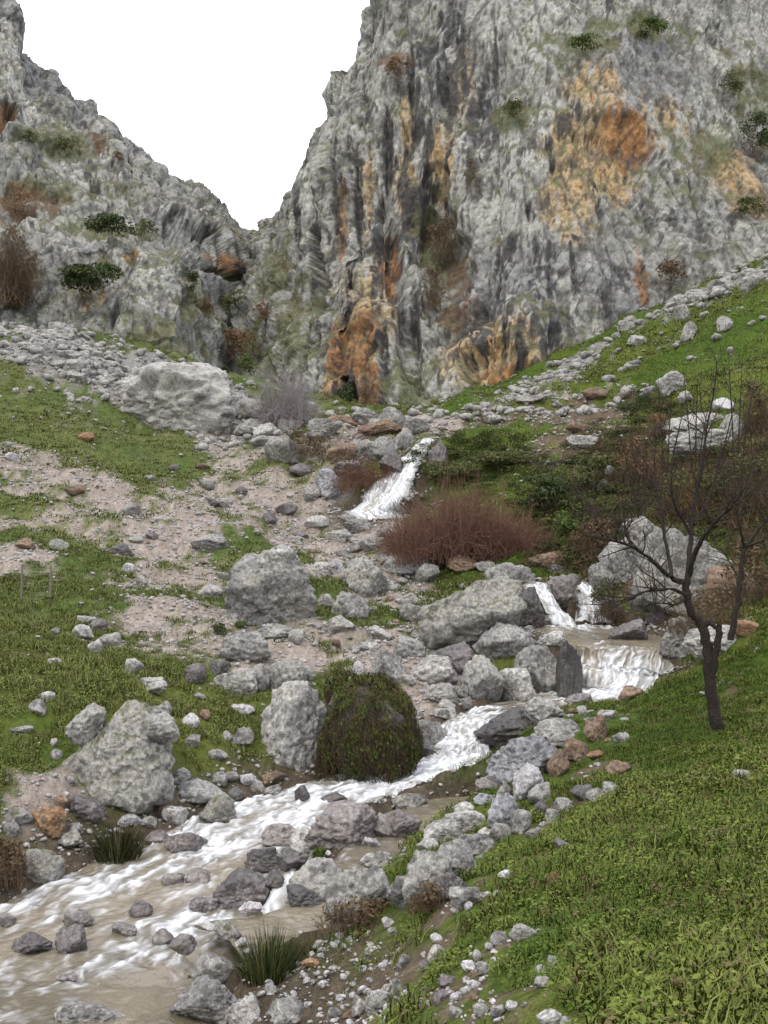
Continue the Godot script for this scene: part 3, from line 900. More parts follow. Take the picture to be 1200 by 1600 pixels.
# of a few shapes, the one that stands broadest on its foot
func steady_seed(half: Vector3, tone: String, facets: int) -> int:
	var best := -9.0
	var got := rock_count
	for k in 6:
		var m := rock_mesh(rock_count + k * 1000, 2, half, tone, facets)
		var v: PackedVector3Array = m.surface_get_arrays(0)[Mesh.ARRAY_VERTEX]
		var low := Vector2(9, -9)
		var high := Vector2(9, -9)
		for q in v:
			if q.y < -0.55 * half.y: low = Vector2(minf(low.x, q.x), maxf(low.y, q.x))
			if q.y > 0.55 * half.y: high = Vector2(minf(high.x, q.x), maxf(high.y, q.x))
		var fit := (low.y - low.x) / half.x - 0.4 * (high.y - high.x) / half.x
		if fit > best:
			best = fit
			got = rock_count + k * 1000
	return got

func keep_clear(where: Vector3, half: Vector3) -> void:
	if where.z < -19.0: return
	var rx := half.x * 0.85 + 0.01
	var rz := half.z * 0.85 + 0.04
	for i in range(int(floor((where.x - rx) / 0.12)), int(floor((where.x + rx) / 0.12)) + 1):
		for j in range(int(floor((where.z - rz) / 0.12)), int(floor((where.z + rz) / 0.12)) + 1):
			clear[Vector2i(i, j)] = true

func build_rocks() -> void:
	var g := "boulders along the stream"
	# upper left: outcrop under the cliff and rubble above the upper waterfall
	rock(282, 624, 182, 112, "pale", "broad pale bedrock hump under the left cliff, above the grassy slope", "", 14)
	rock(212, 606, 60, 40, "pale", "pale lump at the upper end of the broad bedrock hump", "", 9)
	rock(425, 655, 28, 30, "pale", "pale upright block standing beside the bare grey shrub")
	rock(442, 702, 58, 48, "grey", "grey cracked block below the pale upright one, left of the brown brambles")
	rock(395, 668, 62, 26, "pale", "pale flat rubble block between the bedrock hump and the bare grey shrub")
	rock(408, 690, 34, 20, "grey", "grey low block on the grass edge where the footpath ends")
	rock(470, 735, 40, 22, "dark", "dark low rock left of the black and white split rock")
	rock(512, 757, 40, 50, "blue", "split rock, white on one side and black on the other, left of the upper waterfall")
	rock(490, 770, 34, 26, "grey", "grey rock leaning on the foot of the split rock")
	rock(560, 698, 28, 24, "pale", "pale round stone on the ledge left of the upper waterfall's lip")
	rock(533, 658, 60, 20, "brown", "flat brown rock across the mouth of the cave")
	rock(600, 700, 44, 36, "grey", "grey block beside the pale round stone, left of the waterfall's lip")
	rock(633, 688, 32, 38, "grey", "upright grey block touching the left edge of the waterfall's lip")
	rock(595, 668, 70, 24, "brown", "long brownish ledge rock between cave and waterfall lip")
	rock(650, 668, 44, 26, "grey", "grey rock at the cliff foot directly above the waterfall's lip")
	rock(545, 735, 60, 30, "dark", "dark low ledge rock under the brown brambles by the upper waterfall")
	rock(385, 640, 56, 40, "grey", "grey block at the right foot of the bedrock hump", "", 9)
	rock(418, 678, 46, 34, "pale", "pale block just below the upright block by the grey shrub", "", 9)
	rock(455, 668, 40, 30, "grey", "grey block under the middle of the bare grey shrub", "", 9)
	rock(505, 672, 52, 34, "grey", "grey block between the bare grey shrub and the cave", "", 9)
	rock(572, 652, 44, 30, "pale", "pale block right of the cave mouth", "", 9)
	rock(615, 655, 50, 40, "grey", "grey block at the cliff foot between cave and waterfall lip", "", 9)
	rock(575, 708, 60, 40, "grey", "grey ledge block under the pale round stone by the waterfall", "", 9)
	rock(615, 722, 44, 44, "dark", "dark block under the grey one at the waterfall's left edge", "", 9)
	rock(535, 710, 50, 36, "brown", "brown block in the brambles left of the upper waterfall", "", 9)
	rock(684, 714, 30, 50, "dark", "dark rock at the right edge of the upper waterfall", "", 9)
	# the left hillside
	g = "rocks scattered on the left hillside"
	rock(425, 925, 140, 128, "grey", "large two-part grey boulder on the hillside, its lower block", "", 9)
	rock(431, 874, 68, 46, "pale", "pale cap block sitting on the large two-part grey boulder", "", 8, true)
	rock(330, 926, 40, 30, "pale", "pale stone with a dark underside left of the two-part boulder", g)
	rock(328, 849, 60, 32, "grey", "grey double stone standing on grass above the two-part boulder", g)
	rock(352, 901, 24, 14, "pale", "small pale stone on scree just upslope of the two-part boulder", g)
	rock(188, 860, 42, 22, "dark", "dark low rock at the head of the scree, left half of the hillside", g)
	rock(201, 888, 24, 17, "white", "small white stone below the dark low rock on the scree", g)
	rock(222, 908, 20, 18, "grey", "small grey stone just downslope of the small white scree stone", g)
	rock(205, 797, 28, 24, "grey", "grey stone where footpath and scree meet", g)
	rock(115, 767, 34, 18, "brown", "dark brownish rock in the lower end of the upper scree strip", g)
	rock(20, 714, 24, 14, "white", "white stone at the top of the upper scree strip near the frame edge", g)
	rock(44, 717, 12, 12, "pale", "small pale stone right of the white stone atop the scree strip", g)
	rock(135, 683, 28, 16, "ochre", "flat tan stone alone on the upper green slope", g)
	rock(92, 852, 30, 20, "grey", "grey stone in grass uphill of the wire fence panel", g)
	rock(40, 850, 30, 20, "brown", "brown stone on the bare patch uphill of the fence panel", g)
	rock(420, 809, 26, 20, "dark", "dark purplish stone on pink scree above the two-part boulder", g)
	rock(447, 797, 36, 20, "dark", "dark wedge stone right of the purplish one on the pink scree", g)
	rock(352, 785, 24, 16, "pale", "pale flat stone in the middle of the pink scree", g)
	rock(330, 785, 28, 16, "dark", "dark flat stone left of the pale one in the pink scree", g)
	rock(378, 766, 18, 14, "dark", "small dark stone at the upper edge of the pink scree", g)
	rock(322, 757, 26, 18, "grey", "grey stone on the upper edge of the pink scree near the path", g)
	rock(272, 732, 18, 12, "dark", "small dark stone on the green slope left of the path bend", g)
	rock(235, 747, 22, 10, "grey", "thin grey stone lying in the grass above the scree", g)
	rock(316, 730, 24, 12, "brown", "brown flat stone by the bend of the footpath", g)
	rock(237, 837, 20, 12, "dark", "dark chip of rock in the scree below the footpath junction", g)
	rock(212, 843, 24, 12, "grey", "thin grey slab in the scree left of the dark chip", g)
	rock(525, 885, 24, 24, "white", "white round stone right of the two-part boulder", g)
	rock(500, 891, 44, 26, "pale", "pale low rock between the two-part boulder and the white round stone", g)
	rock(569, 900, 72, 62, "grey", "grey boulder with a dark shadowed foot, right of the white round stone", "", 9)
	rock(548, 948, 58, 46, "grey", "grey boulder downslope of the one with the dark shadowed foot", g)
	rock(512, 940, 30, 24, "pale", "pale rock leaning against the right foot of the two-part boulder", g)
	rock(535, 976, 46, 30, "grey", "grey low rock below the boulder right of the two-part boulder", g)
	rock(590, 990, 44, 26, "pale", "pale flat rock at the end of the trodden scree", g)
	rock(495, 815, 38, 18, "pale", "pale slab in the boulder band, nearest to the pink scree", g)
	rock(528, 838, 42, 22, "grey", "grey slab in the boulder band below the upper waterfall", g)
	rock(560, 822, 44, 24, "grey", "grey rock at the foot of the upper waterfall", g)
	rock(580, 850, 40, 22, "pale", "pale slab two steps below the upper waterfall", g)
	rock(604, 836, 32, 24, "grey", "grey rock between the upper waterfall and the red thicket", g)
	rock(618, 856, 28, 22, "pale", "pale rock touching the left end of the red thicket", g)
	rock(605, 872, 38, 24, "pale", "pale rock below the left end of the red thicket", g)
	rock(545, 812, 26, 16, "wet", "small wet rock left of the upper waterfall's foot", g)
	rock(560, 855, 34, 20, "grey", "low grey rock in the middle of the boulder band", g)
	rock(470, 835, 26, 14, "dark", "dark flat stone between pink scree and boulder band", g)
	g = "stones around the mossy outcrop"
	rock(130, 987, 34, 22, "pale", "pale tilted slab, left one of the broken pile in the grass", g)
	rock(135, 968, 30, 12, "pale", "thin pale plate on top of the broken pile in the grass", g)
	rock(156, 978, 28, 24, "dark", "dark block in the middle of the broken pile in the grass", g)
	rock(170, 1001, 32, 24, "grey", "grey block at the right end of the broken pile in the grass", g)
	rock(149, 1010, 24, 22, "pale", "pale lowest block of the broken pile in the grass", g)
	rock(87, 986, 16, 11, "grey", "small grey stone in grass left of the broken pile", g)
	rock(85, 1035, 20, 13, "pale", "small pale stone in grass below and left of the broken pile", g)
	rock(210, 1043, 28, 28, "pale", "pale upright stone between the broken pile and the oblong stone", g)
	rock(240, 1073, 44, 28, "pale", "pale oblong stone tilted downhill above the mossy outcrop", g)
	rock(256, 1109, 26, 28, "grey", "grey stone against the top right of the mossy outcrop", g)
	rock(298, 1127, 28, 26, "white", "white round stone right of the mossy outcrop", g)
	rock(301, 1158, 24, 20, "grey", "grey stone just below the white round one by the mossy outcrop", g)
	rock(340, 1180, 32, 18, "pale", "pale flat slab in grass left of the ivy-hung boulder", g)
	rock(380, 1108, 38, 15, "white", "flat white stone under the row of three pale boulders", g)
	rock(312, 1088, 18, 13, "pale", "small pale stone in grass left of the flat white stone", g)
	rock(320, 1117, 18, 16, "brown", "small brownish stone right of the white round one", g)
	rock(380, 1152, 34, 32, "grey", "grey mossy-footed stone left of the tall pale boulder", g)
	rock(355, 1150, 22, 16, "pale", "small pale stone left of the grey mossy-footed stone", g)
	rock(305, 1052, 36, 32, "dark", "dark craggy rock in grass left of the three pale boulders", g)
	rock(190, 1172, 172, 152, "mossy", "big mossy outcrop with a hollow face on the left bank", "", 16)
	rock(220, 1190, 84, 90, "grey", "bare grey face standing out of the mossy outcrop", "", 8, true)
	rock(135, 1128, 60, 56, "grey", "grey knob at the upper left corner of the mossy outcrop", "", 8, true)
	rock(250, 1135, 60, 44, "grey", "grey knob at the upper right corner of the mossy outcrop", "", 8, true)
	rock(32, 1142, 36, 15, "pale", "pale low stone in grass near the left frame edge", g)
	rock(58, 1106, 28, 26, "grey", "grey stone in the small patch of rubble left of the outcrop", g)
	rock(75, 1088, 22, 16, "pale", "pale stone above the grey one in the patch of rubble", g)
	rock(88, 1179, 18, 18, "pale", "pale round stone in grass left of the mossy outcrop's foot", g)
	rock(84, 1160, 10, 12, "white", "tiny white stone just above the pale round one", g)
	rock(148, 1204, 26, 24, "grey", "grey stone against the lower left of the mossy outcrop", g)
	rock(110, 1221, 20, 18, "grey", "small grey stone below the mossy outcrop's left foot", g)
	# row of pale boulders above the ivy-hung one
	g = "pale boulders above the ivy-hung boulder"
	rock(384, 1011, 80, 46, "grey", "grey boulder uppermost of the group above the ivy-hung boulder", g)
	rock(430, 986, 60, 24, "grey", "long flat grey slab above the uppermost grey boulder", g)
	rock(464, 994, 26, 24, "pale", "pale block at the right end of the long flat slab", g)
	rock(343, 1043, 34, 26, "dark", "dark pitted rock at the left end of the three pale boulders", g)
	rock(368, 1066, 72, 46, "pale", "left one of the three pale boulders in a row", g)
	rock(402, 1058, 40, 40, "pale", "middle one of the three pale boulders in a row", g)
	rock(447, 1060, 62, 58, "grey", "right one of the three pale boulders, cracked and darker", g)
	rock(478, 1053, 30, 26, "pale", "pale block touching the cracked boulder's right side", g)
	rock(466, 1136, 116, 142, "pale", "tall pale boulder beside the big dome of ivy", "", 7)
	rock(560, 1044, 18, 24, "white", "white upright stone above the dome of ivy", g)
	rock(606, 1045, 60, 58, "grey", "grey rounded boulder above the dome of ivy", g)
	# middle cluster around the domed hump
	g = "boulders in the cluster between the falls"
	rock(637, 880, 74, 42, "pale", "pale long boulder below the red thicket, left of the dark stump", g)
	rock(643, 861, 36, 20, "grey", "grey stone above the pale long boulder below the thicket", g)
	rock(679, 856, 40, 42, "brown", "brownish upright boulder at the left foot of the red thicket", g)
	rock(668, 896, 38, 32, "grey", "grey rock under the brownish upright boulder", g)
	rock(628, 909, 24, 14, "pale", "small pale stone left under the pale long boulder", g)
	rock(635, 936, 38, 20, "pale", "pale rounded stone left of the domed hump", g)
	rock(645, 958, 42, 30, "grey", "grey rock under the pale rounded stone, left of the domed hump", g)
	rock(733, 962, 158, 128, "mossy", "big domed hump of lichened rock in mid stream bed", "", 12)
	rock(770, 975, 70, 70, "grey", "grey shoulder on the right side of the domed hump", g, 8, true)
	rock(796, 906, 80, 52, "grey", "grey boulder upstream of the left chute of the twin falls", g)
	rock(722, 880, 50, 26, "brown", "brown rock below the middle of the red thicket", g)
	rock(760, 885, 40, 18, "grey", "low grey stone below the right half of the red thicket", g)
	rock(826, 952, 50, 70, "black", "dark wet rock left of the left chute", g)
	rock(855, 873, 58, 24, "brown", "brown flat rock behind the twin falls", g)
	rock(884, 929, 60, 64, "wet", "brown wet boulder standing between the two chutes of the twin falls", g, 9)
	rock(880, 890, 50, 16, "dark", "dark flat rock bridging the top of the twin falls", g)
	rock(940, 905, 40, 50, "grey", "grey rock bounding the right chute of the twin falls", g)
	rock(955, 955, 36, 40, "dark", "dark rock at the right foot of the right chute", g)
	rock(787, 1004, 94, 60, "grey", "broad grey boulder in front of the domed hump", g)
	rock(838, 1046, 76, 74, "grey", "angular grey boulder with flat top left of the broad fall", g, 8)
	rock(890, 1048, 44, 94, "black", "dark tall rock at the left edge of the broad fall", g)
	rock(862, 1000, 52, 28, "pale", "pale rock at the pool's left edge above the broad fall", g)
	rock(753, 1062, 70, 76, "pale", "pale sculpted boulder with a pointed top", g, 7)
	rock(808, 1072, 56, 54, "pale", "pale rounded boulder between sculpted and angular boulders", g, 9)
	rock(677, 1048, 88, 46, "pale", "pale smooth boulder left of the sculpted one", g)
	rock(682, 1084, 68, 34, "grey", "grey low boulder under the pale smooth one", g)
	rock(667, 1004, 20, 18, "white", "small white round stone at the left foot of the domed hump", g)
	rock(640, 1012, 50, 36, "grey", "grey rock left of the small white round stone", g)
	rock(702, 1026, 80, 48, "dark", "dark shaded boulder under the domed hump's front", g)  # dark tone also carries the shade under the hump
	rock(698, 1103, 28, 20, "pale", "small pale stone below the pale sculpted boulder", g)
	rock(728, 1099, 20, 20, "grey", "small grey stone just left of the sculpted boulder's foot", g)
	rock(695, 1116, 34, 18, "pale", "pale flat stone at the head of the middle cascade", g)
	rock(640, 1120, 44, 20, "pale", "pale gravelly rock above the flat grey block", g)
	rock(672, 1157, 70, 64, "grey", "flat-topped grey block at the left of the middle cascade", g, 7)
	rock(797, 1138, 108, 64, "black", "black wet boulder overhanging the middle cascade", g, 8)
	rock(853, 1110, 64, 44, "pale", "pale-topped boulder behind the black wet one", g)
	rock(905, 1094, 48, 20, "wet", "low wet rock below the broad fall", g)
	rock(873, 1144, 96, 42, "grey", "long grey rock right of the black wet boulder", g)
	rock(932, 1140, 38, 42, "brown", "brown rock on the right bank under the broad fall", g)
	rock(948, 1118, 30, 16, "pale", "small pale stone by the brown rock on the right bank", g)
	rock(985, 1084, 40, 24, "brown", "reddish brown rock at the right edge of the broad fall's foot", g)
	rock(820, 1188, 112, 76, "blue", "blue-grey wedge boulder below the black wet one", g, 6)
	# right side, behind the tree
	g = "boulders behind the forked tree"
	rock(1068, 900, 156, 150, "grey", "huge pale boulder directly behind the forked tree", "", 7)
	rock(1000, 833, 58, 52, "pale", "pale upper block left of the huge boulder behind the tree", g, 7)
	rock(972, 878, 72, 76, "grey", "grey lower block left of the huge boulder behind the tree", g, 8)
	rock(984, 986, 62, 36, "dark", "dark wet rock at the pool's right edge above the broad fall", g)
	rock(1063, 994, 66, 62, "grey", "grey boulder left of the tree's fork, above the grass bank", g, 8)
	rock(1125, 1000, 112, 48, "pale", "pale long slab behind the fork of the tree", g, 7)
	rock(1165, 982, 40, 26, "ochre", "tan stone at the right end of the pale long slab", g)
	rock(1025, 965, 36, 28, "dark", "small dark rock between the pool and the huge boulder", g)
	rock(1140, 925, 90, 80, "brown", "shadow-brown overgrown boulder right of the huge pale one", g)  # brown tone carries its shadowed side as well as the growth
	# right slope outcrops
	g = "outcrops on the right slope"
	rock(1092, 692, 110, 40, "pale", "lower white bed of the layered outcrop on the right slope", g, 6)
	rock(1085, 662, 118, 36, "pale", "upper white bed of the layered outcrop on the right slope", g, 6)
	rock(1140, 672, 50, 50, "pale", "pale right end of the layered outcrop on the right slope", g)
	rock(1130, 632, 36, 22, "white", "white block above the layered outcrop", g)
	rock(1050, 600, 50, 40, "pale", "pale rounded knob of rock above the dark evergreen bush", g)
	rock(1070, 622, 24, 26, "pale", "pale block right of the dark evergreen bush", g)
	rock(1012, 612, 26, 20, "pale", "pale block left of the pale rounded knob", g)
	rock(980, 612, 22, 20, "pale", "small pale block above the brown earth steps", g)
	rock(930, 615, 40, 20, "brown", "flat brown slab with a dark underside on the green slope", g)
	rock(990, 571, 24, 16, "grey", "grey stone on open grass below the crest rubble", g)
	rock(1075, 520, 24, 34, "pale", "pale upright slab on the grass below the crest", g)
	rock(1065, 490, 26, 28, "pale", "pale block at the upper edge of the right grass slope", g)
	rock(1132, 505, 24, 26, "pale", "pale block far up the right grass slope", g)
	rock(910, 692, 50, 24, "grey", "grey stepped ledge in the brown earth scar", g)
	rock(905, 668, 40, 16, "brown", "brown stepped ledge in the earth scar", g)
	rock(945, 738, 26, 22, "pale", "pale stone in green scrub below the earth scar", g)
	rock(940, 757, 18, 16, "pale", "smaller pale stone under the one in green scrub", g)
	rock(775, 655, 40, 14, "grey", "low grey ledge on the grass crest beside the cliff", g)
	rock(830, 625, 50, 14, "grey", "long grey ledge higher along the grass crest", g)
	# left bank below the outcrop
	g = "rocks on the left bank of the stream"
	rock(310, 1238, 80, 38, "grey", "flat grey rock on the left bank right of the mossy outcrop", g)
	rock(282, 1212, 32, 24, "grey", "grey rock between mossy outcrop and flat bank rock", g)
	rock(342, 1218, 26, 22, "grey", "small grey rock above the right end of the flat bank rock", g)
	rock(427, 1217, 44, 22, "brown", "flat brownish rock under the tall pale boulder", g)
	rock(424, 1235, 32, 20, "pale", "pale stone at the water under the flat brownish rock", g)
	rock(388, 1219, 26, 22, "white", "whitish stone on the bank below the tall pale boulder", g)
	rock(402, 1228, 24, 24, "grey", "grey stone right of the whitish one on the bank", g)
	rock(370, 1240, 26, 20, "dark", "dark stone on the bank left of the whitish one", g)
	rock(77, 1284, 50, 50, "ochre", "orange-brown boulder on the left bank", g, 8)
	rock(98, 1254, 24, 24, "brown", "brown stone on top behind the orange-brown boulder", g)
	rock(104, 1314, 50, 30, "grey", "grey rock below the orange-brown boulder", g)
	rock(30, 1276, 44, 30, "mossy", "mossy rock left of the orange-brown boulder", g)
	rock(18, 1297, 26, 24, "grey", "grey stone at the left frame edge under the mossy rock", g)
	rock(116, 1296, 24, 22, "grey", "small grey stone right of the orange-brown boulder", g)
	rock(135, 1264, 54, 42, "dark", "dark rock in the grass above the rush clump on the left bank", g)
	rock(64, 1353, 68, 54, "mossy", "mottled mossy boulder at the left water's edge", g)
	rock(201, 1282, 42, 20, "white", "flat white stone above the rush clump on the left bank", g)
	rock(233, 1285, 24, 20, "pale", "pale stone right of the flat white one above the rushes", g)
	rock(272, 1276, 40, 30, "pale", "pale round rock by the water right of the rush clump", g)
	rock(252, 1268, 22, 22, "brown", "brownish rock left of the pale round one by the water", g)
	rock(340, 1266, 62, 48, "mossy", "dark mossy rock at the water below the flat bank rock", g)
	rock(246, 1309, 38, 20, "wet", "wet brown rock at the water's edge right of the rushes", g)
	rock(290, 1315, 64, 36, "wet", "broad wet brown rock awash in the left edge of the stream", g)
	# in the stream
	g = "rocks in the stream"
	rock(271, 1373, 36, 20, "wet", "left one of two wet rocks together in the middle of the stream", g)
	rock(311, 1370, 40, 24, "wet", "right one of two wet rocks together in the middle of the stream", g)
	rock(220, 1420, 36, 26, "dark", "dark flat-topped rock alone in the lower stream", g)
	rock(318, 1413, 44, 24, "wet", "wet rock in the stream below the dark wedge rock", g)
	rock(122, 1437, 50, 32, "dark", "dark broken rock behind the round one in the lower stream", g)
	rock(112, 1469, 48, 46, "dark", "dark round rock in white water in the lower stream", g, 9)
	rock(50, 1473, 66, 34, "dark", "low dark rock left of the round one in the lower stream", g)
	rock(105, 1528, 34, 14, "wet", "small wet rock breaking the calm lower water", g)
	rock(195, 1453, 42, 20, "wet", "brownish rock awash right of the round dark one", g)
	rock(255, 1464, 32, 26, "wet", "wet brown rock at the lower stream's right edge", g)
	rock(285, 1474, 38, 28, "wet", "wet grey rock beside the brown one at the right edge", g)
	rock(322, 1446, 40, 12, "pale", "thin pale slab leaning at the water's right edge", g)
	rock(355, 1453, 44, 28, "mossy", "mossy stone right of the thin pale slab", g)
	rock(340, 1508, 70, 50, "grey", "grey boulder left of the large rush tuft", g)
	rock(322, 1566, 112, 62, "grey", "broad grey boulder at the lower stream's right edge", g)
	rock(381, 1581, 60, 50, "pale", "pale round boulder right of the broad grey one", g)
	rock(140, 1580, 108, 36, "grey", "long flat grey rock at the foot of the picture in the water", g)
	rock(377, 1472, 20, 15, "white", "small white stone left of the large rush tuft", g)
	rock(10, 1436, 28, 22, "wet", "wet rock at the left frame edge in the lower stream", g)
	rock(521, 1247, 42, 18, "dark", "dark rock breaking the white water below the ivy dome", g)
	rock(472, 1242, 24, 28, "dark", "small dark upright rock in white water left of the ivy dome", g)
	rock(533, 1288, 112, 68, "wet", "large flat wet boulder at the right of the rapids", g, 8)
	rock(602, 1290, 70, 38, "wet", "wet lumpy rock right of the large flat wet boulder", g)
	rock(634, 1290, 50, 46, "dark", "dark nodular rock at the end of the wet lumpy rock", g)
	rock(440, 1304, 62, 34, "wet", "wet grey-topped rock above the dark one in mid rapids", g)
	rock(412, 1345, 62, 44, "dark", "dark rock below the grey-topped one in the rapids", g)
	rock(487, 1320, 68, 48, "pale", "pale mossy-footed rock right of the grey-topped one", g)
	rock(455, 1348, 50, 40, "dark", "dark rock between the rapids and the little spout", g)
	rock(380, 1388, 86, 54, "dark", "dark angular wedge rock left of the little spout", g, 7)
	rock(428, 1375, 34, 32, "dark", "dark small rock directly behind the little spout", g)
	rock(500, 1372, 104, 62, "pale", "long pale-backed boulder right of the little spout", g, 8)
	rock(560, 1398, 100, 92, "pale", "big pale-topped boulder with an overgrown foot by the grass", g, 8)
	rock(478, 1400, 60, 36, "dark", "dark undercut rock below the long pale-backed boulder", g)
	rock(592, 1344, 56, 26, "pale", "pale low rock behind the big pale-topped boulder", g)
	rock(580, 1315, 30, 18, "pale", "small pale stone below the wet lumpy rock", g)
	rock(392, 1418, 36, 17, "white", "white stone in the shallows under the wedge rock", g)
	# right bank
	g = "rocks along the right bank"
	rock(668, 1368, 78, 84, "grey", "weathered grey crag overgrown at its foot on the right bank", g, 14)
	rock(712, 1345, 66, 62, "grey", "upper right part of the weathered crag on the right bank", g, 14)
	rock(742, 1322, 60, 46, "grey", "grey broken right end of the weathered crag on the right bank", g, 14)
	rock(636, 1392, 64, 56, "grey", "grey lower left end of the weathered crag on the right bank", g, 14)
	rock(706, 1385, 56, 46, "dark", "dark lowest block of the weathered crag at the grass edge", g, 12)
	rock(780, 1300, 40, 30, "grey", "grey stone between the smooth slab and the weathered crag", g)
	rock(668, 1322, 34, 22, "pale", "pale stone on top of the weathered crag", g)
	rock(724, 1283, 66, 34, "pale", "pale streaked slab above the weathered crag", g, 7)
	rock(690, 1300, 60, 40, "grey", "grey streaked slab left of the pale streaked one", g)
	rock(752, 1308, 44, 28, "pale", "pale stone at the grass edge right of the weathered crag", g)
	rock(790, 1272, 54, 64, "blue", "smooth blue-grey slab standing on the right bank", g, 6)
	rock(826, 1222, 46, 58, "white", "pale pointed slab leaning under the blue-grey wedge boulder", g, 6)
	rock(814, 1284, 34, 36, "pale", "pale triangular stone right of the smooth slab", g)
	rock(843, 1240, 38, 34, "grey", "dark grey lump beside the pale pointed slab", g)
	rock(872, 1194, 34, 44, "brown", "brown tilted slab in the eroded bank", g, 7)
	rock(900, 1172, 44, 34, "brown", "brown block above the tilted slab in the eroded bank", g)
	rock(765, 1226, 44, 26, "wet", "wet rock at the calm water's right edge", g)
	rock(757, 1248, 36, 18, "blue", "flat greenish grey stone by the calm shallow water", g)
	rock(788, 1236, 24, 26, "grey", "small grey stone left of the pale pointed slab", g)
	rock(725, 1262, 36, 18, "pale", "pale stone at the edge of the calm shallow water", g)
	rock(640, 1250, 56, 24, "mossy", "mossy gravelly islet in the calm shallow water", g)
	rock(955, 1233, 28, 22, "pale", "pale stone highest in the row along the grass edge", g)
	rock(932, 1243, 32, 22, "grey", "grey stone second in the row along the grass edge", g)
	rock(908, 1240, 32, 26, "dark", "dark stone third in the row along the grass edge", g)
	rock(880, 1258, 28, 24, "grey", "grey stone in the middle of the row along the grass edge", g)
	rock(845, 1266, 28, 28, "dark", "dark stone near the lower end of the row along the grass edge", g)
	rock(864, 1276, 22, 26, "pale", "pale upright stone near the lower end of the row", g)
	rock(836, 1302, 28, 20, "grey", "grey stone lowest in the row along the grass edge", g)
	rock(971, 1153, 26, 17, "pale", "pale stone alone in the grass left of the tree", g)
	rock(930, 1180, 28, 15, "ochre", "ochre flat stone in the eroded strip of the grass bank", g)
	rock(965, 1200, 40, 24, "brown", "brown clod in the eroded strip of the grass bank", g)
	rock(865, 1374, 20, 22, "ochre", "tan upright stone alone in the lush grass", g)
	rock(880, 1322, 28, 24, "dark", "dark stone half sunk in the lush grass", g)
	rock(790, 1366, 26, 15, "white", "white stone in grass right of the weathered crag", g)
	rock(1160, 1210, 30, 16, "grey", "grey stone in grass right of the tree's foot", g)
	# stones in the foreground grass
	g = "stones in the foreground grass"
	rock(725, 1405, 50, 38, "grey", "knobbly grey boulder in the foreground grass", g)
	rock(732, 1416, 13, 15, "white", "white pebble against the knobbly grey boulder", g)
	rock(775, 1397, 13, 12, "white", "white pebble right of the knobbly grey boulder", g)
	rock(607, 1442, 20, 17, "white", "white stone in grass below the overgrown pale-topped boulder", g)
	rock(614, 1456, 18, 14, "grey", "grey stone touching the white one below the pale-topped boulder", g)
	rock(647, 1424, 10, 14, "ochre", "small tan stone in grass right of the pale-topped boulder", g)
	rock(579, 1483, 19, 18, "pale", "pale round stone in grass, middle of the foreground", g)
	rock(497, 1477, 24, 14, "pale", "pale flat stone right of the large rush tuft", g)
	rock(486, 1505, 28, 14, "ochre", "tan loaf-shaped stone right of the large rush tuft's foot", g)
	rock(537, 1440, 26, 20, "pale", "pale stone at the foot of the overgrown pale-topped boulder", g)
	rock(431, 1523, 14, 12, "pale", "small pale stone under the large rush tuft", g)
	rock(423, 1545, 20, 15, "grey", "grey stone below the small pale one under the rush tuft", g)
	rock(456, 1562, 19, 17, "pale", "pale stone in grass right of the pale round boulder", g)
	rock(446, 1582, 64, 30, "grey", "grey knobbly rock at the bottom right of the pale round boulder", g)
	rock(682, 1466, 19, 15, "white", "white stone on top of the pale knob in the foreground", g)
	rock(682, 1490, 30, 28, "pale", "pale knob with a dark foot in the foreground grass", g)
	rock(665, 1510, 22, 18, "dark", "dark stone at the left foot of the pale knob", g)
	rock(632, 1503, 26, 22, "grey", "grey stone left of the pale knob", g)
	rock(624, 1545, 26, 28, "grey", "mottled grey stone in the lower middle foreground", g)
	rock(562, 1572, 24, 34, "pale", "pale leaning stone in the heap at the picture's foot", g)
	rock(524, 1585, 24, 24, "grey", "grey round stone at the left of the heap at the picture's foot", g)
	rock(590, 1570, 42, 38, "grey", "grey biggest stone of the heap at the picture's foot", g)
	rock(586, 1555, 16, 14, "white", "white stone on top of the heap at the picture's foot", g)
	rock(546, 1586, 24, 20, "brown", "reddish stone in the heap at the picture's foot", g)
	rock(816, 1456, 40, 26, "pale", "pale pointed stone at the head of the pebble strip", g, 6)
	rock(780, 1466, 28, 20, "grey", "grey stone left of the pointed one in the pebble strip", g)
	rock(764, 1479, 13, 14, "white", "white pebble below the grey stone of the pebble strip", g)
	rock(733, 1510, 24, 17, "white", "white loaf-shaped stone in the pebble strip", g)
	rock(756, 1513, 26, 18, "pale", "pale stone right of the white loaf in the pebble strip", g)
	rock(745, 1494, 16, 18, "pale", "pale stone above the white loaf in the pebble strip", g)
	rock(737, 1536, 18, 11, "white", "small white stone under the loaf in the pebble strip", g)
	rock(753, 1531, 11, 11, "white", "tiny white stone right under the loaf in the pebble strip", g)
	rock(712, 1559, 18, 15, "white", "white stone at the lower left of the pebble strip", g)
	rock(752, 1579, 26, 24, "grey", "grey round stone at the lower end of the pebble strip", g)
	rock(779, 1580, 26, 22, "grey", "mottled stone right of the grey round one at the lower end", g)
	rock(700, 1532, 30, 16, "dark", "dark flat stone left of the pebble strip", g)
	rock(690, 1558, 26, 20, "dark", "dark stone lowest on the left of the pebble strip", g)
	rock(712, 1582, 24, 20, "grey", "grey stone at the picture's foot left of the pebble strip", g)
	rock(846, 1536, 24, 18, "grey", "grey cup-shaped stone in grass right of the pebble strip", g)
	rock(846, 1518, 20, 20, "white", "white stone above the cup-shaped one", g)
	rock(864, 1503, 15, 16, "blue", "small bluish stone above the white one right of the strip", g)
	rock(860, 1592, 40, 24, "pale", "pale stone at the picture's foot right of the pebble strip", g)
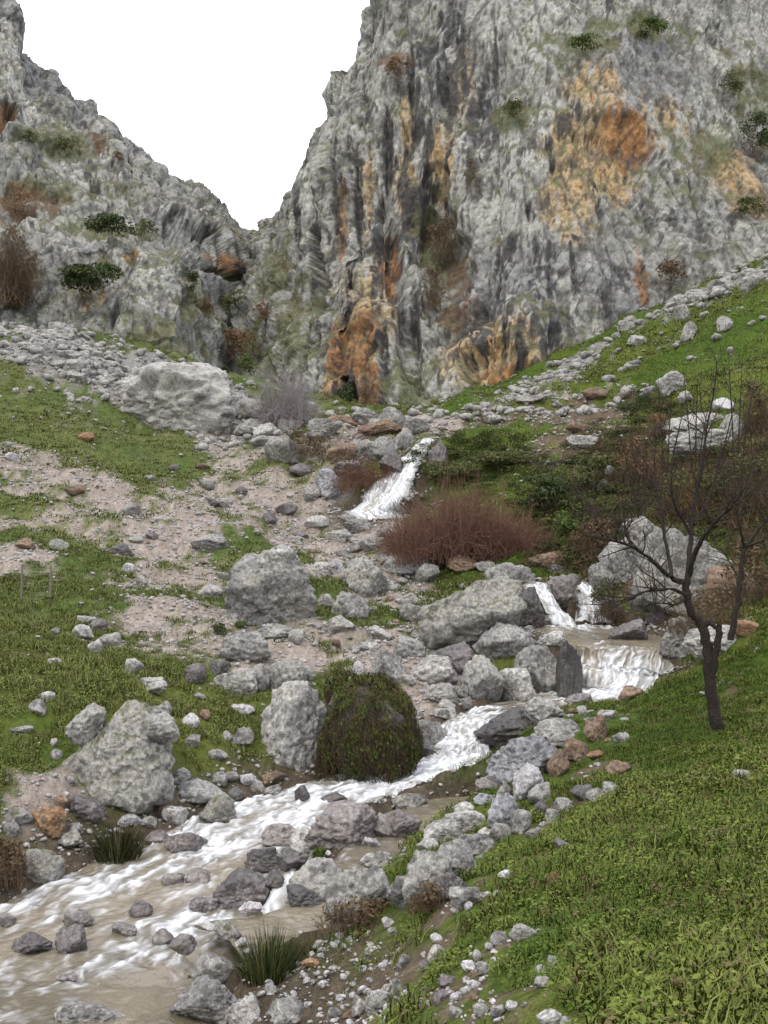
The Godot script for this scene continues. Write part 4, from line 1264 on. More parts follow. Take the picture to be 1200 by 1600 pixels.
	rock(884, 1597, 20, 16, "grey", "small grey stone right of the pale one at the picture's foot", g)
	rock(800, 1572, 20, 14, "white", "white stone near the picture's foot right of the strip", g)

# the stones nobody would tell apart: rubble under the cliffs and on the scree
func build_loose_stones() -> void:
	var r := RandomNumberGenerator.new()
	r.seed = 99
	var kinds := []
	for k in 9:
		kinds.append(rock_mesh(900 + k, 3 if k < 5 else 2, Vector3(1.0, r.randf_range(0.5, 0.75), r.randf_range(0.6, 0.9)), ["pale", "grey", "pale", "pale", "grey", "pale", "grey", "brown", "white"][k], 8))
	var fields := [
		["pale limestone block in the rubble under the left cliff", "rubble under the left cliff", "limestone_block", 120, [[20, 505], [60, 520], [105, 535], [140, 560], [165, 575], [60, 545], [110, 572], [150, 590], [200, 600], [235, 620], [250, 590], [300, 598], [350, 630], [90, 525], [120, 555]], 22, 11, 38, [0, 2, 3, 4]],
		["pale limestone block in the rubble along the right crest", "rubble along the right crest", "limestone_block", 110, [[1100, 425], [1120, 415], [990, 515], [1160, 400], [1050, 470], [1085, 445], [1120, 430], [1150, 410], [1185, 400], [1100, 470], [1150, 440], [1130, 425], [1195, 420]], 19, 9, 40, [0, 2, 3, 4]],
		["small loose stone on the pink scree of the left hillside", "loose stones on the pink scree", "stone", 80, [[30, 720], [80, 745], [140, 772], [220, 830], [270, 880], [300, 940], [340, 790], [400, 770], [450, 800], [520, 835], [380, 830], [330, 870], [560, 850]], 34, 5, 13, [5, 6, 7, 0, 3]],
		["small stone lying in the grass of the left hillside", "stones in the grass of the left hillside", "stone", 50, [[60, 640], [150, 640], [250, 700], [60, 780], [150, 840], [60, 890], [150, 930], [250, 960], [60, 1050], [250, 1020], [330, 1080], [100, 900], [40, 1000]], 45, 5, 12, [5, 6, 7, 8]],
		["loose rock among the boulders beside the stream", "loose rocks among the stream boulders", "rock", 170, [[600, 895], [620, 925], [600, 955], [660, 985], [630, 985], [575, 1015], [650, 1085], [660, 1110], [710, 1075], [770, 1105], [500, 860], [550, 870], [590, 930], [700, 880], [740, 895], [480, 985], [540, 1010], [840, 980], [900, 1115], [950, 1150], [330, 1245], [400, 1240], [280, 1290], [360, 1290], [620, 860], [560, 840], [610, 1000], [680, 930], [560, 1010]], 26, 10, 32, [0, 1, 2, 3, 4, 7]],
		["small stone on the right slope's grass", "stones on the right slope", "stone", 40, [[1000, 560], [1050, 540], [950, 590], [880, 640], [780, 650], [830, 640], [1100, 560], [930, 720], [960, 780], [900, 740], [1160, 740]], 34, 5, 14, [0, 3, 4, 5]],
		["pebble by the calm water and along the right bank", "pebbles along the right bank", "pebble", 70, [[650, 1270], [690, 1260], [620, 1325], [730, 1320], [760, 1330], [800, 1310], [870, 1245], [900, 1215], [930, 1195], [960, 1130], [430, 1440], [360, 1470], [300, 1490], [470, 1440], [640, 1395]], 20, 5, 15, [5, 6, 7, 8, 0]],
		["small pale pebble in the strip of pebbles at the picture's foot", "pebbles of the foreground strip", "pebble", 70, [[740, 1500], [755, 1520], [745, 1545], [765, 1560], [730, 1570], [790, 1585], [780, 1475], [800, 1462], [715, 1590], [600, 1590], [570, 1590], [760, 1590], [840, 1550]], 17, 5, 13, [5, 6, 7, 8, 8]]]
	for f in fields:
		for k in f[3]:
			var c: Array = f[4][k % f[4].size()]
			var px: float = c[0] + r.randfn() * f[5]
			var py: float = c[1] + r.randfn() * f[5] * 0.45
			var size := r.randf_range(f[6], f[7])
			if r.randf() < 0.6: size = lerpf(size, f[6], 0.6)
			var q := land(px, py)
			var clash := false
			for t in taken:
				if Vector2(q.x - t.x, q.z - t.y).length() < t.z * 0.9: clash = true
			if clash: continue
			var h := size * -q.z / LENS * 0.55
			var o := put(f[2], kinds[f[8][r.randi() % f[8].size()]], mat.stone if size * -q.z > 500 else mat.pebble)
			o.basis = Basis.from_euler(Vector3(r.randf_range(-0.3, 0.3), r.randf() * TAU, r.randf_range(-0.3, 0.3))) * Basis.from_scale(Vector3(h, h * r.randf_range(0.7, 1.1), h))
			o.position = Vector3(q.x, ground(q.x, q.z) + h * 0.18, q.z)
			keep_clear(o.position, Vector3.ONE * h)
			var named: String = f[0]
			if f[4].size() and near_names.size():
				var best := 9e9
				var who = null
				for t in near_names:
					var e: float = Vector2(q.x - t[0].x, q.z - t[0].z).length() - t[1]
					if e < best:
						best = e
						who = t
				if best < 0.9:
					var side: String = "right of" if q.x - who[0].x > absf(q.z - who[0].z) * 0.8 else "left of" if who[0].x - q.x > absf(q.z - who[0].z) * 0.8 else "behind" if q.z < who[0].z else "in front of"
					for way in ["small %s just %s the %s", "smaller %s a little farther %s the %s"]:
						var text: String = way % ["block" if f[2] == "limestone_block" else f[2], side, who[2]]
						if text.split(" ").size() <= 16 and not said.has(text):
							said[text] = true
							named = text
							break
			tag(o, named, "block" if f[2] == "limestone_block" else f[2], f[1])

# gravel too small to count, strewn over the bare ground
func build_gravel() -> void:
	var r := RandomNumberGenerator.new()
	r.seed = 5
	var talus := []
	for k in 6000:
		var d := r.randf_range(37.0, 50.0)
		var x := r.randf_range(-22.0, 22.0)
		if bareness(x, -d) < 0.15: continue
		var s := lerpf(0.06, 0.3, pow(r.randf(), 2.5))
		talus.append(Transform3D(Basis.from_euler(Vector3(r.randf() - 0.5, r.randf() * TAU, r.randf() - 0.5)).scaled(Vector3.ONE * s), Vector3(x, ground(x, -d) + s * 0.2, -d)))
	scatter("gravel", rock_mesh(960, 1, Vector3(1, 0.6, 0.8), "pale", 8), mat.stone, talus, [])
	for kind in 2:
		var mesh := rock_mesh(950 + kind, 1, Vector3(1, 0.6, 0.8), ["white", "pale"][kind], 8)
		var list := []
		for k in 45000:
			var d := 3.0 + 42.0 * pow(r.randf(), 1.25)
			var x := r.randf_range(-0.56, 0.52) * (d + 1.5)
			var b := bareness(x, -d)
			var i := int((x - G0.x) / GS)
			var j := int((d - G0.y) / GS)
			var w := 9.0
			if wet_near[j * GW + i]: w = to_water(x, d).x
			if w < 0.8: continue
			if x > 1.6 and d < 13.0 and w > 1.7: continue
			if d < 8.5 and w > 1.6 and r.randf() < 0.55: continue
			if d < 9.0 and b < 0.32 and w > 1.6: continue
			if b < 0.2 and w > 1.7 and r.randf() > 0.05: continue
			var s := lerpf(0.012, 0.055, pow(r.randf(), 3.0)) * (0.55 + d * 0.03)
			list.append(Transform3D(Basis.from_euler(Vector3(r.randf() - 0.5, r.randf() * TAU, r.randf() - 0.5)).scaled(Vector3.ONE * s), Vector3(x, ground(x, -d) + s * 0.2, -d)))
			if list.size() > 16000: break
		scatter("gravel", mesh, mat.pebble, list, [])

func scatter(called: String, mesh: Mesh, m: Material, list: Array, tints: Array, parent: Node = null) -> void:
	var mm := MultiMesh.new()
	mm.transform_format = MultiMesh.TRANSFORM_3D
	mm.use_colors = tints.size() > 0
	mm.mesh = mesh
	mm.instance_count = list.size()
	for k in list.size():
		mm.set_instance_transform(k, list[k])
		if tints.size(): mm.set_instance_color(k, tints[k])
	var o := MultiMeshInstance3D.new()
	o.multimesh = mm
	o.material_override = m
	if parent:
		o.name = called
		parent.add_child(o, true)
	else:
		o.name = numbered(called)
		add_child(o, true)
	o.set_meta("kind", "stuff")

# ------------------------------------------------------------------ plants
func rand_dir(r: RandomNumberGenerator) -> Vector3:
	return Vector3(r.randfn(), r.randfn(), r.randfn()).normalized()

# leaves spread through lobes; lobes: [centre, radii]
func leaf_mesh(r: RandomNumberGenerator, lobes: Array, count: int, size: float, a: Color, b: Color, droop := 0.0) -> ArrayMesh:
	var g := Bag.new()
	for k in count:
		var l: Array = lobes[r.randi() % lobes.size()]
		var dir := rand_dir(r)
		if dir.y < -0.35: dir.y = -dir.y
		var depth := 1.0 - 0.5 * pow(r.randf(), 2.2)
		var q: Vector3 = l[0] + dir * l[1] * depth * (0.92 + 0.3 * rn1.get_noise_3dv(dir * 2.2 + l[0] * 3.0))
		var n := (dir + rand_dir(r) * 0.9).normalized()
		var t := n.cross(rand_dir(r)).normalized()
		if droop > 0: t = (t * (1.0 - droop) + Vector3(0, -droop, 0) + dir * 0.2).normalized()
		var w := n.cross(t).normalized()
		var s := size * r.randf_range(0.6, 1.3)
		var c := a.lerp(b, clampf(r.randf() * 0.7 + 0.3 + rn1.get_noise_3dv(q * 2.0) * 0.8, 0, 1))
		g.quad(q - t * s, q + w * s * 0.42, q + t * s, q - w * s * 0.42, n, c)
	return bag_mesh(g)

# bare twigs that fan out of a short base
func twig_mesh(r: RandomNumberGenerator, stems: int, half: Vector3, thick: float, a: Color, b: Color, forks := 4, lean := Vector3.ZERO, wide := false) -> ArrayMesh:
	var g := Bag.new()
	for k in stems:
		var dir := Vector3(r.randfn() * 0.8, absf(r.randfn()) * 0.75 + 0.12, r.randfn() * 0.8).normalized()
		var start := Vector3(r.randfn() * 0.42 * half.x, r.randf() * r.randf() * 0.7 * half.y, r.randfn() * 0.42 * half.z)
		var tip := Vector3(dir.x * half.x, dir.y * half.y * 1.9, dir.z * half.z) * r.randf_range(0.7, 1.05) + lean * half.y
		if wide:
			start = Vector3(r.randf_range(-0.95, 0.95) * half.x, 0, r.randf_range(-0.9, 0.9) * half.z)
			start.y = r.randf() * half.y * 0.5 * (1.0 - absf(start.x) / half.x)
			var rise := (1.75 - 0.9 * pow(absf(start.x) / half.x, 2.0)) * (0.8 + 1.1 * rn1.get_noise_2d(start.x * 1.6, start.z * 1.6)) * r.randf_range(0.35, 1.0)
			tip = start + Vector3(dir.x * half.x * 0.3, dir.y * half.y * rise, dir.z * half.z * 0.3)
		var c := a.lerp(b, r.randf())
		var pts := []
		var rad := []
		for s in 5:
			var t := s / 4.0
			pts.append(start.lerp(tip, t) + rand_dir(r) * 0.06 * half.y * t + Vector3(0, sin(t * 2.2) * 0.16 * half.y, 0))
			rad.append(thick * (1.0 - 0.8 * t))
		g.tube(pts, rad, 3, c)
		for f in forks:
			var t := r.randf_range(0.3, 0.9)
			var o: Vector3 = start.lerp(tip, t) + Vector3(0, sin(t * 2.2) * 0.16 * half.y, 0)
			var away := (dir * 0.8 + rand_dir(r) * 0.8 + Vector3(0, 0.2, 0)).normalized() * half.y * r.randf_range(0.25, 0.6)
			var mid := o + away * 0.55 + rand_dir(r) * 0.05 * half.y
			g.tube([o, mid, o + away], [thick * 0.55, thick * 0.4, thick * 0.12], 3, a.lerp(b, r.randf()))
	return bag_mesh(g)

const GREENS := {"dark": [Color(0.028, 0.04, 0.018), Color(0.065, 0.085, 0.035)], "olive": [Color(0.055, 0.06, 0.028), Color(0.105, 0.11, 0.045)], "red": [Color(0.10, 0.045, 0.03), Color(0.17, 0.09, 0.06)], "green": [Color(0.045, 0.07, 0.02), Color(0.09, 0.12, 0.035)],
	"purple": [Color(0.10, 0.05, 0.038), Color(0.20, 0.115, 0.08)], "brown": [Color(0.07, 0.05, 0.03), Color(0.14, 0.10, 0.06)], "gray": [Color(0.17, 0.15, 0.15), Color(0.28, 0.25, 0.25)], "ivy": [Color(0.055, 0.05, 0.02), Color(0.085, 0.10, 0.03)], "rust": [Color(0.12, 0.07, 0.035), Color(0.2, 0.125, 0.07)]}

# px, py: middle of the plant in the photograph; w, h its extent; leaves and twigs: how many
func bush(called: String, category: String, px: float, py: float, w: float, h: float, where: Vector3, tone: String, leaves: int, stems: int, label: String, group := "", twig_tone := "brown", leaf := 0.0) -> Node3D:
	var r := RandomNumberGenerator.new()
	r.seed = int(px * 31 + py)
	var k := -where.z / LENS
	var half := Vector3(w * k * 0.5, h * k * 0.5, w * k * 0.42)
	var o := base(called, at(px, py + h * 0.47, -where.z))
	tag(o, label, category, group)
	if stems:
		var c: Array = GREENS[twig_tone]
		put("stems", twig_mesh(r, stems, half, clampf(0.006 * half.y, 0.004, 0.012), c[0], c[1], 4, Vector3.ZERO, category == "thicket" or category == "bramble"), mat.twig, o)
	if leaves:
		var lobes := []
		for m in 9:
			var d := rand_dir(r)
			var f := r.randf_range(0.34, 0.62)
			lobes.append([Vector3(d.x * half.x * (1 - f), half.y * 0.95 + d.y * half.y * (1 - f), d.z * half.z * (1 - f)), half * f])
		var c: Array = GREENS[tone]
		put("foliage", leaf_mesh(r, lobes, leaves, leaf if leaf > 0 else maxf(0.035, half.y * 0.075), c[0], c[1]), mat.leaf, o)
	return o

func build_bushes() -> void:
	var g := "shrubs growing on the cliffs"
	var put_on := func(called: String, cat: String, px: float, py: float, w: float, h: float, tone: String, leaves: int, stems: int, label: String, twig := "brown"):
		var q := on_cliff(px, py + h * 0.3)
		bush(called, cat, px, py, w, h, q + Vector3(0, 0, 0.4 + w * 0.22 * -q.z / LENS), tone, leaves, stems, label, g, twig, 0.06 + 0.0004 * w)
	put_on.call("evergreen_shrub", "shrub", 145, 436, 116, 58, "dark", 2600, 20, "dark green evergreen shrub clinging to the pale lower left cliff")
	put_on.call("bare_shrub", "shrub", 18, 415, 90, 140, "brown", 300, 420, "tall dark bare shrub at the left frame edge on the cliff ledge")
	put_on.call("shrub", "shrub", 172, 355, 100, 44, "dark", 1400, 40, "dark wide shrub on the ledge above the evergreen one")
	put_on.call("shrub", "shrub", 225, 360, 50, 40, "olive", 500, 40, "brownish olive shrub right of the dark wide one on the ledge")
	put_on.call("shrub", "shrub", 105, 225, 44, 34, "olive", 600, 20, "olive shrub high on the left cliff under the square crag")
	put_on.call("shrub", "shrub", 48, 215, 30, 26, "olive", 400, 10, "small olive shrub high on the left cliff near the frame edge")
	put_on.call("shrub", "shrub", 28, 320, 70, 50, "rust", 500, 60, "rusty brown shrub on the left cliff above the tall bare one")
	put_on.call("shrub", "shrub", 300, 440, 26, 44, "dark", 700, 14, "narrow dark shrub in a crack of the left cliff")
	put_on.call("shrub", "shrub", 325, 480, 30, 40, "brown", 300, 40, "brown shrub below the narrow dark one in the crack")
	put_on.call("shrub", "shrub", 186, 244, 22, 26, "rust", 300, 20, "rusty tuft on the skyline of the left cliff")
	put_on.call("grass_patch", "shrub", 364, 466, 56, 30, "olive", 900, 0, "green patch of low growth at the head of the gorge")
	put_on.call("shrub", "shrub", 372, 540, 76, 60, "rust", 900, 80, "reddish brown shrub at the foot of the gorge, beside the ivy")
	put_on.call("ivy", "ivy", 356, 598, 34, 62, "dark", 1500, 6, "dark green ivy hanging in the cleft above the bedrock hump")
	put_on.call("shrub", "shrub", 385, 570, 50, 40, "green", 700, 10, "green shrub under the reddish brown one at the gorge foot")
	put_on.call("ivy", "ivy", 540, 618, 30, 60, "dark", 1300, 4, "dark ivy curtain in the cave mouth under the rust red wall")
	put_on.call("shrub", "shrub", 572, 620, 22, 60, "rust", 300, 40, "brown hanging growth at the right side of the cave")
	put_on.call("bare_shrub", "shrub", 692, 368, 62, 84, "brown", 500, 110, "bare brown shrub in the upper part of the cliff's dark gully")
	put_on.call("bare_shrub", "shrub", 678, 448, 44, 76, "brown", 300, 90, "bare brown shrub lower in the cliff's dark gully")
	put_on.call("shrub", "shrub", 622, 108, 50, 44, "rust", 700, 60, "rusty shrub high on the cliff right of the square tower")
	put_on.call("shrub", "shrub", 800, 172, 44, 44, "olive", 700, 10, "olive green tuft high in the middle of the right cliff")
	put_on.call("shrub", "shrub", 1050, 426, 56, 50, "brown", 700, 70, "dark bare shrub at the cliff foot above the crest rubble")
	put_on.call("shrub", "shrub", 1180, 212, 60, 90, "dark", 1400, 50, "dark shrub hanging on the cliff at the right frame edge")
	put_on.call("shrub", "shrub", 1140, 130, 50, 50, "olive", 700, 20, "olive shrub above the dark one near the right frame edge")
	put_on.call("shrub", "shrub", 1175, 325, 60, 40, "olive", 700, 30, "low olive shrub under the dark one at the right frame edge")
	put_on.call("shrub", "shrub", 1020, 45, 70, 30, "green", 900, 0, "green growth on the top ledge of the right cliff")
	put_on.call("shrub", "shrub", 920, 66, 70, 24, "green", 700, 0, "green strip of growth on a ledge near the top of the right cliff")
	put_on.call("shrub", "shrub", 735, 275, 30, 60, "brown", 200, 50, "bare tuft on the cliff beside the upper gully")
	put_on.call("shrub", "shrub", 535, 290, 24, 50, "brown", 200, 40, "thin bare shrub in a crack of the left part of the right cliff")
	put_on.call("shrub", "shrub", 408, 490, 40, 40, "rust", 400, 30, "rusty shrub on the slope right of the gorge's head")
	# on the ground
	var gnd := func(called: String, cat: String, px: float, py: float, w: float, h: float, tone: String, leaves: int, stems: int, label: String, twig := "brown", grp := "", leaf := 0.0):
		bush(called, cat, px, py, w, h, land(px, py + h * 0.45), tone, leaves, stems, label, grp, twig, leaf)
	gnd.call("bare_shrub", "shrub", 446, 625, 124, 100, "gray", 0, 420, "bare grey shrub with fanned twigs at the foot of the gorge", "gray")
	gnd.call("bramble", "bramble", 478, 690, 90, 70, "brown", 500, 200, "brown bramble thicket under the bare grey shrub")
	gnd.call("bramble", "bramble", 560, 680, 100, 40, "brown", 300, 160, "brown bramble on the ledge below the cave")
	gnd.call("bramble", "bramble", 575, 738, 120, 70, "brown", 300, 700, "dark red brown bramble left of the upper waterfall", "red")
	gnd.call("shrub", "shrub", 462, 680, 30, 20, "dark", 500, 4, "dark green tuft on the grey cracked block")
	gnd.call("shrub", "shrub", 468, 735, 34, 20, "dark", 500, 4, "dark green tuft left of the split rock")
	gnd.call("thicket", "thicket", 724, 812, 226, 150, "red", 0, 2200, "wide hazy red brown bare thicket right of the upper waterfall", "purple")
	gnd.call("bush", "bush", 700, 738, 120, 40, "olive", 1900, 40, "olive green bush above the red thicket, right of the upper waterfall", "brown", "", 0.06)
	gnd.call("bush", "bush", 790, 718, 120, 36, "olive", 1900, 40, "dark green bush on the slope above the red thicket", "brown", "", 0.06)
	gnd.call("bush", "bush", 855, 775, 90, 70, "dark", 2000, 60, "dark green bush right of the red thicket", "brown", "", 0.06)
	gnd.call("bush", "bush", 880, 830, 60, 70, "green", 1300, 30, "green bush above the twin falls", "brown", "", 0.05)
	gnd.call("bush", "bush", 925, 840, 80, 70, "brown", 700, 160, "brown tangled bush left of the pale upper block", "brown", "", 0.05)
	gnd.call("bush", "bush", 930, 740, 90, 80, "olive", 1600, 60, "olive bush below the brown earth scar", "brown", "", 0.06)
	gnd.call("evergreen_bush", "bush", 995, 640, 74, 50, "dark", 1800, 10, "dark evergreen bush under the pale rounded knob of rock")
	gnd.call("bush", "bush", 1030, 665, 50, 50, "rust", 500, 90, "rusty twiggy bush left of the layered outcrop")
	gnd.call("bush", "bush", 1000, 720, 100, 90, "rust", 900, 160, "rusty scrub below the evergreen bush", "brown", "", 0.05)
	gnd.call("bush", "bush", 1085, 770, 130, 90, "olive", 1500, 200, "olive and rusty scrub above the huge boulder", "rust", "", 0.045)
	gnd.call("bush", "bush", 1180, 760, 100, 120, "olive", 1200, 200, "leafy scrub at the right frame edge above the second tree", "brown", "", 0.045)
	gnd.call("bare_bush", "bush", 1185, 640, 70, 100, "brown", 300, 200, "dark bare bush at the right frame edge beside the layered outcrop")
	gnd.call("bramble", "bramble", 1110, 950, 130, 90, "brown", 600, 260, "brown bramble tangle on the foot of the huge boulder")
	gnd.call("bramble", "bramble", 1170, 900, 90, 110, "brown", 500, 200, "brown bramble under the second tree")
	gnd.call("bramble", "bramble", 950, 940, 60, 80, "olive", 500, 120, "olive bramble right of the right chute")
	gnd.call("bush", "bush", 195, 1140, 40, 40, "green", 700, 4, "green tuft in the hollow of the mossy outcrop", "brown", "", 0.03)
	gnd.call("bush", "bush", 215, 1200, 60, 30, "olive", 500, 4, "olive growth at the foot of the mossy outcrop's bare face", "brown", "", 0.03)
	gnd.call("bush", "bush", 345, 983, 26, 22, "dark", 500, 2, "small dark round bush on the scree above the uppermost grey boulder", "brown", "", 0.03)
	gnd.call("bush", "bush", 378, 976, 26, 14, "green", 400, 2, "small green bush right of the dark round one", "brown", "", 0.03)
	gnd.call("bramble", "bramble", 12, 1340, 60, 100, "brown", 900, 120, "dark bramble hanging at the left frame edge over the stream", "brown", "", 0.03)
	gnd.call("bramble", "bramble", 560, 1425, 120, 50, "brown", 500, 200, "brown dead growth on the foot of the big pale-topped boulder", "brown", "", 0.02)
	gnd.call("bramble", "bramble", 675, 1400, 70, 46, "brown", 300, 140, "brown dead growth on the foot of the weathered crag", "brown", "", 0.02)
	gnd.call("bush", "bush", 500, 1335, 34, 24, "green", 400, 2, "small green plant on the pale mossy-footed rock", "brown", "", 0.025)

# the mass of ivy: an added dark hull that blocks light, leaves all over it, strands combed downwards
func ivy_reach(dir: Vector3) -> float:
	var far := 0.0
	for l in [[Vector3.ZERO, 0.88], [Vector3(-0.35, -0.45, 0.15), 0.66], [Vector3(-0.5, 0.55, -0.2), 0.40], [Vector3(0.22, -0.25, 0.15), 0.78]]:
		var c: Vector3 = l[0]
		var e := c.dot(dir)
		var q: float = e * e - c.length_squared() + l[1] * l[1]
		if q > 0: far = maxf(far, e + sqrt(q))
	return far * (1.0 + 0.13 * rn1.get_noise_3dv(dir * 1.6 + Vector3(3, 8, 1)) + 0.08 * rn2.get_noise_3dv(dir * 1.5))

func build_ivy_dome() -> void:
	var r := RandomNumberGenerator.new()
	r.seed = 77
	var foot := land(565, 1224)
	var d := -foot.z + 0.5
	var k := d / LENS
	var o := base("ivy", at(578, 1222, d))
	tag(o, "big dome of brownish green ivy and bramble hanging down to the white water", "ivy")
	var half := Vector3(78 * k, 90 * k, 0.62)
	var mid := Vector3(0, half.y * 0.9, 0)
	put("boulder", rock_mesh(801, 3, half * Vector3(0.84, 0.86, 0.84), "dark", 12, 0.5), mat.stone, o).position = mid  # added hull, dark to close off light behind the leaves
	var g := Bag.new()
	for m in 2400:
		var q := rand_dir(r)
		if q.z < -0.45 or q.y < -0.85: continue
		var pts := []
		var n := r.randi_range(3, 6)
		var off := 0.9 + 0.16 * r.randf()
		for s in n:
			pts.append(mid + q * half * ivy_reach(q) * (off + 0.02 * s))
			q = (q + Vector3(0.02 + r.randfn() * 0.06, -0.10, r.randfn() * 0.06)).normalized()
		var rad := []
		for s in n: rad.append(0.0042 * (1.0 - 0.14 * s))
		g.tube(pts, rad, 3, Color(0.04, 0.032, 0.018).lerp(Color(0.13, 0.085, 0.05), r.randf() * r.randf() + 0.1))
	put("strands", bag_mesh(g), mat.twig, o)
	var l := Bag.new()
	for m in 30000:
		var dir := rand_dir(r)
		if dir.z < -0.45: continue
		var thin := rn1.get_noise_3dv(dir * 2.6 + Vector3(4, 0, 0))
		if r.randf() > 0.62 + 1.1 * thin: continue
		var q := mid + dir * half * ivy_reach(dir) * (0.90 + 0.17 * r.randf())
		var n := (dir + rand_dir(r) * 0.8).normalized()
		var t := (Vector3(0.15, -0.9, 0.1) + rand_dir(r) * 0.6).normalized()
		var w := n.cross(t).normalized()
		var s := r.randf_range(0.014, 0.032)
		var c := Color(0.036, 0.046, 0.015).lerp(Color(0.09, 0.115, 0.03), clampf(0.45 + r.randfn() * 0.28 + thin * 0.8, 0, 1))
		if r.randf() < 0.16 - thin * 0.4: c = Color(0.085, 0.055, 0.03)
		l.quad(q - t * s, q + w * s * 0.4, q + t * s, q - w * s * 0.4, n, c)
	put("leaves", bag_mesh(l), mat.leaf, o)

func rush(px: float, py: float, w: float, h: float, blades: int, label: String, a: Color, b: Color) -> void:
	var r := RandomNumberGenerator.new()
	r.seed = int(px * 7 + py)
	var foot := land(px, py + h * 0.42)
	var k := -foot.z / LENS
	var o := base("rush_tuft", foot - Vector3(0, 0.03, 0))
	tag(o, label, "rush")
	var g := Bag.new()
	for m in blades:
		var t := r.randf() * TAU
		var out := sqrt(r.randf())
		var s := Vector3(cos(t), 0, sin(t)) * out * w * k * 0.34
		var tall := h * k * r.randf_range(0.6, 1.08) * (1.15 - 0.45 * out)
		var lean := Vector3(cos(t), 0, sin(t)) * out * w * k * 0.3 + Vector3(r.randfn(), 0, r.randfn()) * 0.035
		var c := a.lerp(b, r.randf())
		if r.randf() < 0.08: c = Color(0.17, 0.13, 0.07)
		var wide := 0.0028
		var side := Vector3(r.randfn(), 0, r.randfn()).normalized() * wide
		var n := Vector3(r.randfn(), 0.6, r.randfn()).normalized()
		var p1 := s + lean * 0.3 + Vector3(0, tall * 0.5, 0)
		var p2 := s + lean + Vector3(0, tall * (1.0 - 0.15 * lean.length() / maxf(tall, 0.1)), 0)
		g.quad(s - side, s + side, p1 + side * 0.8, p1 - side * 0.8, n, c)
		g.tri(p1 - side * 0.8, p1 + side * 0.8, p2, n, c)
	put("blades", bag_mesh(g), mat.leaf, o)

# ------------------------------------------------------------------ trees
# a limb through points in the photograph: [column, row, distance, radius]
func limb(g: Bag, pts_in: Array, sides: int, col: Color, r: RandomNumberGenerator, o: Vector3, slim := 1.0) -> Array:
	var pts := []
	var rad := []
	for k in pts_in.size() - 1:
		var a = pts_in[maxi(k - 1, 0)]
		var b = pts_in[k]
		var c = pts_in[k + 1]
		var e = pts_in[mini(k + 2, pts_in.size() - 1)]
		for s in 5:
			var t := s / 5.0
			var p := at(b[0], b[1], b[2]).cubic_interpolate(at(c[0], c[1], c[2]), at(a[0], a[1], a[2]), at(e[0], e[1], e[2]), t) - o
			pts.append(p + rand_dir(r) * 0.18 * lerpf(b[3], c[3], t))
			rad.append(lerpf(b[3], c[3], t) * slim * r.randf_range(0.975, 1.025))
	var z = pts_in[-1]
	pts.append(at(z[0], z[1], z[2]) - o)
	rad.append(z[3] * slim)
	g.tube(pts, rad, sides, col)
	return [pts, rad]

func twigs(g: Bag, line: Array, count: int, long: float, r: RandomNumberGenerator, col: Color, from := 0.25, depth := 2) -> void:
	var pts: Array = line[0]
	var rad: Array = line[1]
	for k in count:
		var i := mini(int(lerpf(from, 1.0, r.randf()) * (pts.size() - 1)), pts.size() - 2)
		var p: Vector3 = pts[i].lerp(pts[i + 1], r.randf())
		var dir: Vector3 = (pts[i + 1] - pts[i]).normalized()
		dir = (dir * 0.7 + rand_dir(r) * 0.85 + Vector3(0, 0.28, 0)).normalized()
		var l := long * r.randf_range(0.45, 1.15)
		var sub := [p]
		var sr := [minf(rad[i] * 0.6, 0.005 * depth)]
		for s in 4:
			dir = (dir + rand_dir(r) * 0.25 + Vector3(0, 0.06, 0)).normalized()
			sub.append(sub[-1] + dir * l / 4.0)
			sr.append(maxf(sr[0] * (1.0 - 0.22 * (s + 1)), 0.0018))
		g.tube(sub, sr, 4 if depth > 1 else 3, col)
		if depth > 1: twigs(g, [sub, sr], 5, long * 0.5, r, col, 0.2, depth - 1)

